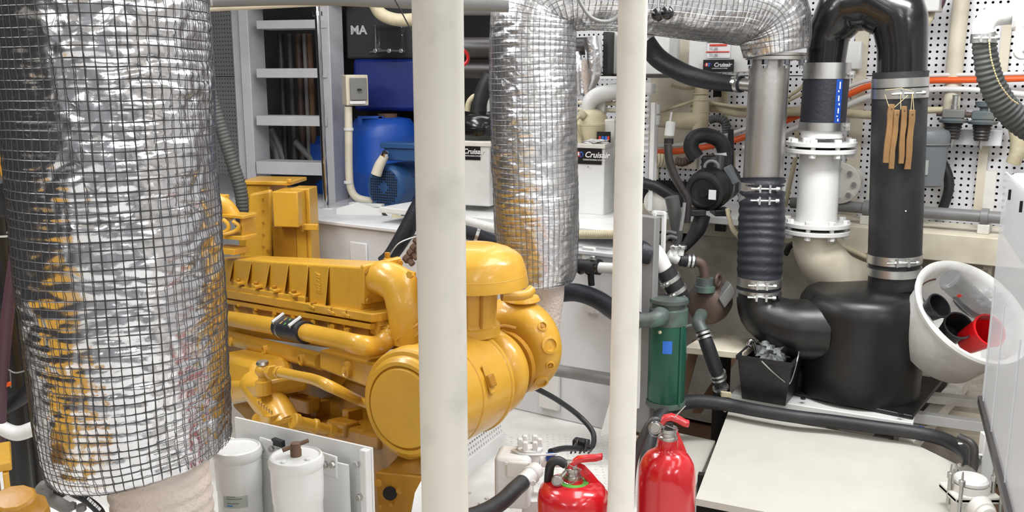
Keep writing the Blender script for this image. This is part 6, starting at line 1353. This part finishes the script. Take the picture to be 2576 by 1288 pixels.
ls = T('lower_shelf', 'short white shelf under the bronze pump', 'shelf', P(1800, 860, 3.3)); a_, b3 = P(1722, 886, 3.14), P(1868, 908, 3.07); zz = (a_.z+b3.z)/2; a_.z = b3.z = zz
MB().prism([a_, b3, b3-WN*.22, a_-WN*.22], V((0, 0, .025))).build('shelf_board', 'beige', ls, bevel=.003); MB().obox((a_+b3)/2-WN*.1-UP*.2, V((.01, 0, 0)), WN*.06, UP*.2).build('shelf_leg', 'void', ls)
for i, (x0, x1) in enumerate(((1740, 1860), (1690, 1800))):
    S(MB().prism([P(x0, 1040, 3.3), P(x0+24, 1040, 3.3), P(x1+24-60*i, 860, 3.45), P(x1-60*i, 860, 3.45)], V((.01, .03, 0))), 'hull_frame', 'brown_wood', ('brown diagonal hull frame under the lower shelf', 'brown diagonal hull frame behind the green cylinder')[i], 'frame')
# white elbow and coupler into green strainer
we = T('white_elbow_joint', 'white pipe elbow with clamped black coupler above the green cylinder', 'pipe', P(1700, 740, 3.0))
MB().tube([P(1610, 632, 2.98), P(1636, 638, 2.98)], rp(56, P(1630, 640, 3))/2, 24, 0).build('navy_coupling', 'rubber_navy', we); MB().tube([P(1632, 622, 3.0), P(1650, 640, 3.0), P(1668, 672, 3.0), P(1680, 690, 3.0)], [rp(w_, P(1660, 650, 3.0))/2 for w_ in (44, 46, 44, 42)], 24, 8).build('elbow', 'white_gloss', we)
q = [P(1670, 676, 3.0), P(1686, 702, 3.0), P(1702, 730, 3.0), P(1714, 756, 3.02)]; MB().tube(q, rp(50, q[0])/2, 24, 4).build('coupler', 'rubber', we)
for f in (1, 2): clamp(we, q[f], q[2]-q[1], rp(25.5, q[0]), .014, V((-.7, -.7, .2)), sl=.03)
gs = T('green_strainer', 'green cylinder with corroded bronze head and blue sticker behind the thin pole', 'strainer', P(1678, 1005, 2.95)); c = P(1678, 900, 2.95); rg = rp(47, c); z0 = P(1678, 1008, 2.95).z; z1 = P(1678, 812, 2.95).z
MB().lathe([(rg*.95, 0), (rg, .006), (rg, z1-z0)], (c.x, 2.95, z0), UP, 40).build('green_body', 'green_paint', gs); MB().lathe([(rg*1.06, -.012), (rg*1.06, .006)], (c.x, 2.95, z0), UP, 32).build('bottom_ring', 'bronze', gs)
z2 = P(1678, 760, 2.95).z; MB().lathe([(rg*1.02, 0), (rg*1.02, z2-z1-.02), (rg*.85, z2-z1-.015), (rg*.85, z2-z1+.0), (rg*1.0, z2-z1+.002), (rg*1.0, z2-z1+.014), (0, z2-z1+.016)], (c.x, 2.95, z1), UP, 40).build('bronze_head', 'bronze', gs)
MB().tube([P(1590, 806, 2.9), P(1630, 806, 2.88), P(1655, 800, 2.88), P(1668, 790, 2.92)], [rp(w_, c)/2 for w_ in (34, 36, 42, 50)], 24, 8).build('side_elbow', 'bronze', gs); MB().tube([P(1700, 770, 2.98), P(1714, 750, 3.0)], .03, 20, 0).build('outlet_branch', 'bronze', gs)
MB().tube([P(1710, 826, 2.92), P(1740, 818, 2.92)], .006, 10, 0).build('tie_bar', 'bronze', gs); MB().ball(P(1660, 836, 2.88), .006, 10).build('brass_plug', 'cream', gs)
b2 = MB()
for k in range(5):
    th = math.radians(-24+k*7); d_ = V((math.sin(th), -math.cos(th), 0))
    for z_ in (P(1662, 888, 2.9).z, P(1662, 856, 2.9).z): b2.v.append(V((c.x, 2.95, z_))+d_*(rg+.0008))
for k in range(4): b2.f.append((2*k, 2*k+2, 2*k+3, 2*k+1))
b2.build('blue_sticker', 'label_blue', gs)
MB().tube([V((c.x+rg*.55, 2.95-rg*.86, z0)), V((c.x+rg*.55, 2.95-rg*.86, z1))], .005, 10, 0).build('tie_rod', 'green_paint', gs)
# ------------------------------------------------------------------ left edge
for i, (x, w_, Y, m_, y0, y1) in enumerate(((12, 60, 2.5, 'black_semi', 420, 1300), (70, 46, 2.6, 'dark_pipe', 520, 1300), (110, 40, 2.7, 'black_semi', 520, 1300), (-10, 70, 2.7, 'yellow_dark', 250, 560))):
    a, b_ = vpipe(x, y0, y1, Y); S(MB().tube([a, b_], rp(w_, P(x, 800, Y))/2, 18, 0), 'engine_room_pipe', m_, ('black vertical pipe at the left edge, nearest the border', 'dark brown vertical pipe between the two black ones at the left edge', 'black vertical pipe close against the big foil pipe', 'old yellow vertical tube at the left border')[i], 'pipe')
for i, y in enumerate((448, 590)):
    S(MB().torus(P(14, y, 2.5), UP, rp(31, P(14, y, 2.5)), .003, 32, 6), 'cable_tie', 'label_white', ('pale cable tie round the left pipes, the upper one', 'pale cable tie round the left pipes, the lower one')[i], 'tie')
S(MB().lathe([(.05, 0), (.058, .01), (.058, .09), (.05, .10), (0, .1)], P(10, 540, 2.44), UP, 28), 'black_filter', 'black_semi', 'black round canister at the left border by the foil pipe', 'filter')
tp('purple_hose', 'dark purple hose slanting down the left border', 'hose', [(52, 545), (38, 650), (16, 820), (4, 1000), (2, 1160)], [22, 30, 30, 26, 20], 'purple_hose', Y=2.3)
tp('dark_grey_hose', 'thick dark grey hose curving up behind the foil pipe at left', 'hose', [(-30, 1035), (20, 1020), (70, 985), (110, 935), (125, 880)], [36, 38, 40, 40, 38], 'rubber', Y=2.35)
tp('white_bent_pipe', 'white pipe bending from the left border behind the foil pipe', 'pipe', [(-20, 1055), (8, 1078), (45, 1090), (90, 1076), (150, 1054)], [34, 36, 38, 38, 38], 'white', Y=2.3)
tp('pale_string', 'pale string tied between the dark pipes at left', 'string', [(30, 748), (55, 742), (80, 735)], 5, 'label_white', Y=2.35)
tp('grey_cable', 'thin grey cable slung between the dark pipes low at left', 'cable', [(20, 930), (40, 938), (70, 930), (92, 918)], 4, 'grey_pvc', Y=2.3)
ot = T('orange_tag', 'small orange tag at the left border', 'tag', P(16, 968, 2.3)); MB().obox(P(16, 968, 2.3), V((.012, 0, .003)), V((0, .004, 0)), UP*.006).build('tag_plate', 'orange', ot, bevel=.002)
MB().tube([P(25, 930, 2.31), P(27, 975, 2.31)], .002, 8, 0).build('tag_cord', 'grey_pvc', ot)
# second (port) engine, mostly beyond the left edge
pe = T('port_engine', 'edge of a second yellow engine cut by the lower left corner', 'engine', (-1.35, 1.4, 0))
MB().pbox(-40, 1168, 32, 1190, 1.62, -29, .12).build('bracket_top', 'yellow', pe, bevel=.003); MB().pbox(14, 1190, 30, 1260, 1.62, -29, .02).build('bracket_leg', 'yellow', pe, bevel=.002); MB().pbox(-60, 1190, 6, 1300, 1.68, -29, .1).build('bracket_side', 'yellow_dark', pe, bevel=.003)
c = P(45, 1300, 1.5); MB().lathe([(.055, 0), (.055, .02), (.04, .034), (.036, .05), (.0, .055)], P(42, 1308, 1.5), V((.1, -.2, 1)), 10).build('filler_knob', 'yellow_dark', pe, bevel=.004)
MB().obox((-1.95, .9, .22), V((.42, 0, 0)), V((0, .75, 0)), UP*.20).build('engine_block', 'yellow', pe, bevel=.03)
MB().obox((-1.85, .9, .48), V((.2, 0, 0)), V((0, .6, 0)), UP*.07).build('engine_cover', 'yellow', pe, bevel=.03)
# pale casting and belt at bottom left
pcg = T('pale_casting', 'pale curved casting with grey hose fittings under the big foil pipe', 'casting', P(190, 1290, 1.95)); q = P(165, 1300, 2.0)
MB().lathe([(.12, -.1), (.115, .02), (.10, .045), (.06, .062), (0, .066)], q-UP*.06, V((.1, -.1, 1)), 36).build('casting_shell', 'white', pcg, ang=60)
MB().tube(pp([(95, 1245), (115, 1222), (118, 1250), (150, 1268), (180, 1285)], Y=1.88), .014, 14, 6).build('grey_fitting', 'grey_pvc', pcg)
for (x, y) in ((180, 1280), (205, 1284)): bolt(pcg, P(x, y, 1.88), UP, .011, .014, 'grey_pvc')
tp('printed_belt', 'dark printed hose curving under the foot of the big foil pipe', 'hose', [(180, 1240), (215, 1256), (248, 1284), (262, 1320)], [18, 22, 24, 24], 'rubber_navy', Y=1.80)
p0_, p1_ = P(222, 1254, 1.775), P(250, 1280, 1.775); 
for k in range(6):
    q = p0_.lerp(p1_, k/5); MB().obox(q, (p1_-p0_).normalized()*.0015*(1+k % 2), V((-.2, -.9, .4))*.0006, V((.3, .1, .4)).normalized()*.003).build('printed_mark', 'label_white', bpy.data.objects['printed_belt'])
# dark wall behind the left pipes
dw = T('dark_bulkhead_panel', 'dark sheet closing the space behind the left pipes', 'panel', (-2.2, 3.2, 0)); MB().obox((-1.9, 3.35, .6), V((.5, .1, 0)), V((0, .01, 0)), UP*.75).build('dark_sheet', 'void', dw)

# added dark sheets put shade behind the far machines and the hose cluster
dr_ = T('tank_shade_sheet', 'added dark sheet for the shade behind the blue tank and ducts', 'panel', P(1040, 300, 5.2)); MB().pbox(870, -20, 1262, 330, 4.95, 33, .01).build('dark_sheet', 'void', dr_)
dr2_ = T('hose_shade_sheet', 'added dark sheet for the shade behind the dark hoses right of the thin pole', 'panel', PW(1680, 520, .06)); MB().obox(PW(1680, 530, .06), WT*.14, WN*.005, UP*.14).build('dark_sheet', 'void', dr2_)
# ------------------------------------------------------------------ unseen lamps outside the frame: a few read off highlights, most added as fill
for i, (l, sx, sy, e) in enumerate(LAMPS):
    lt = T('unseen_lamp', 'unseen lamp outside the picture set for fill light, number %s' % ('one two three four five six seven eight nine ten eleven twelve'.split()[i]), 'lamp', (l[0], l[1], 2.04)); 
    MB().obox((l[0], l[1], 2.06), V((sx/2+.02, 0, 0)), V((0, sy/2+.02, 0)), UP*.02).build('lamp_housing', 'white', lt, bevel=.004)
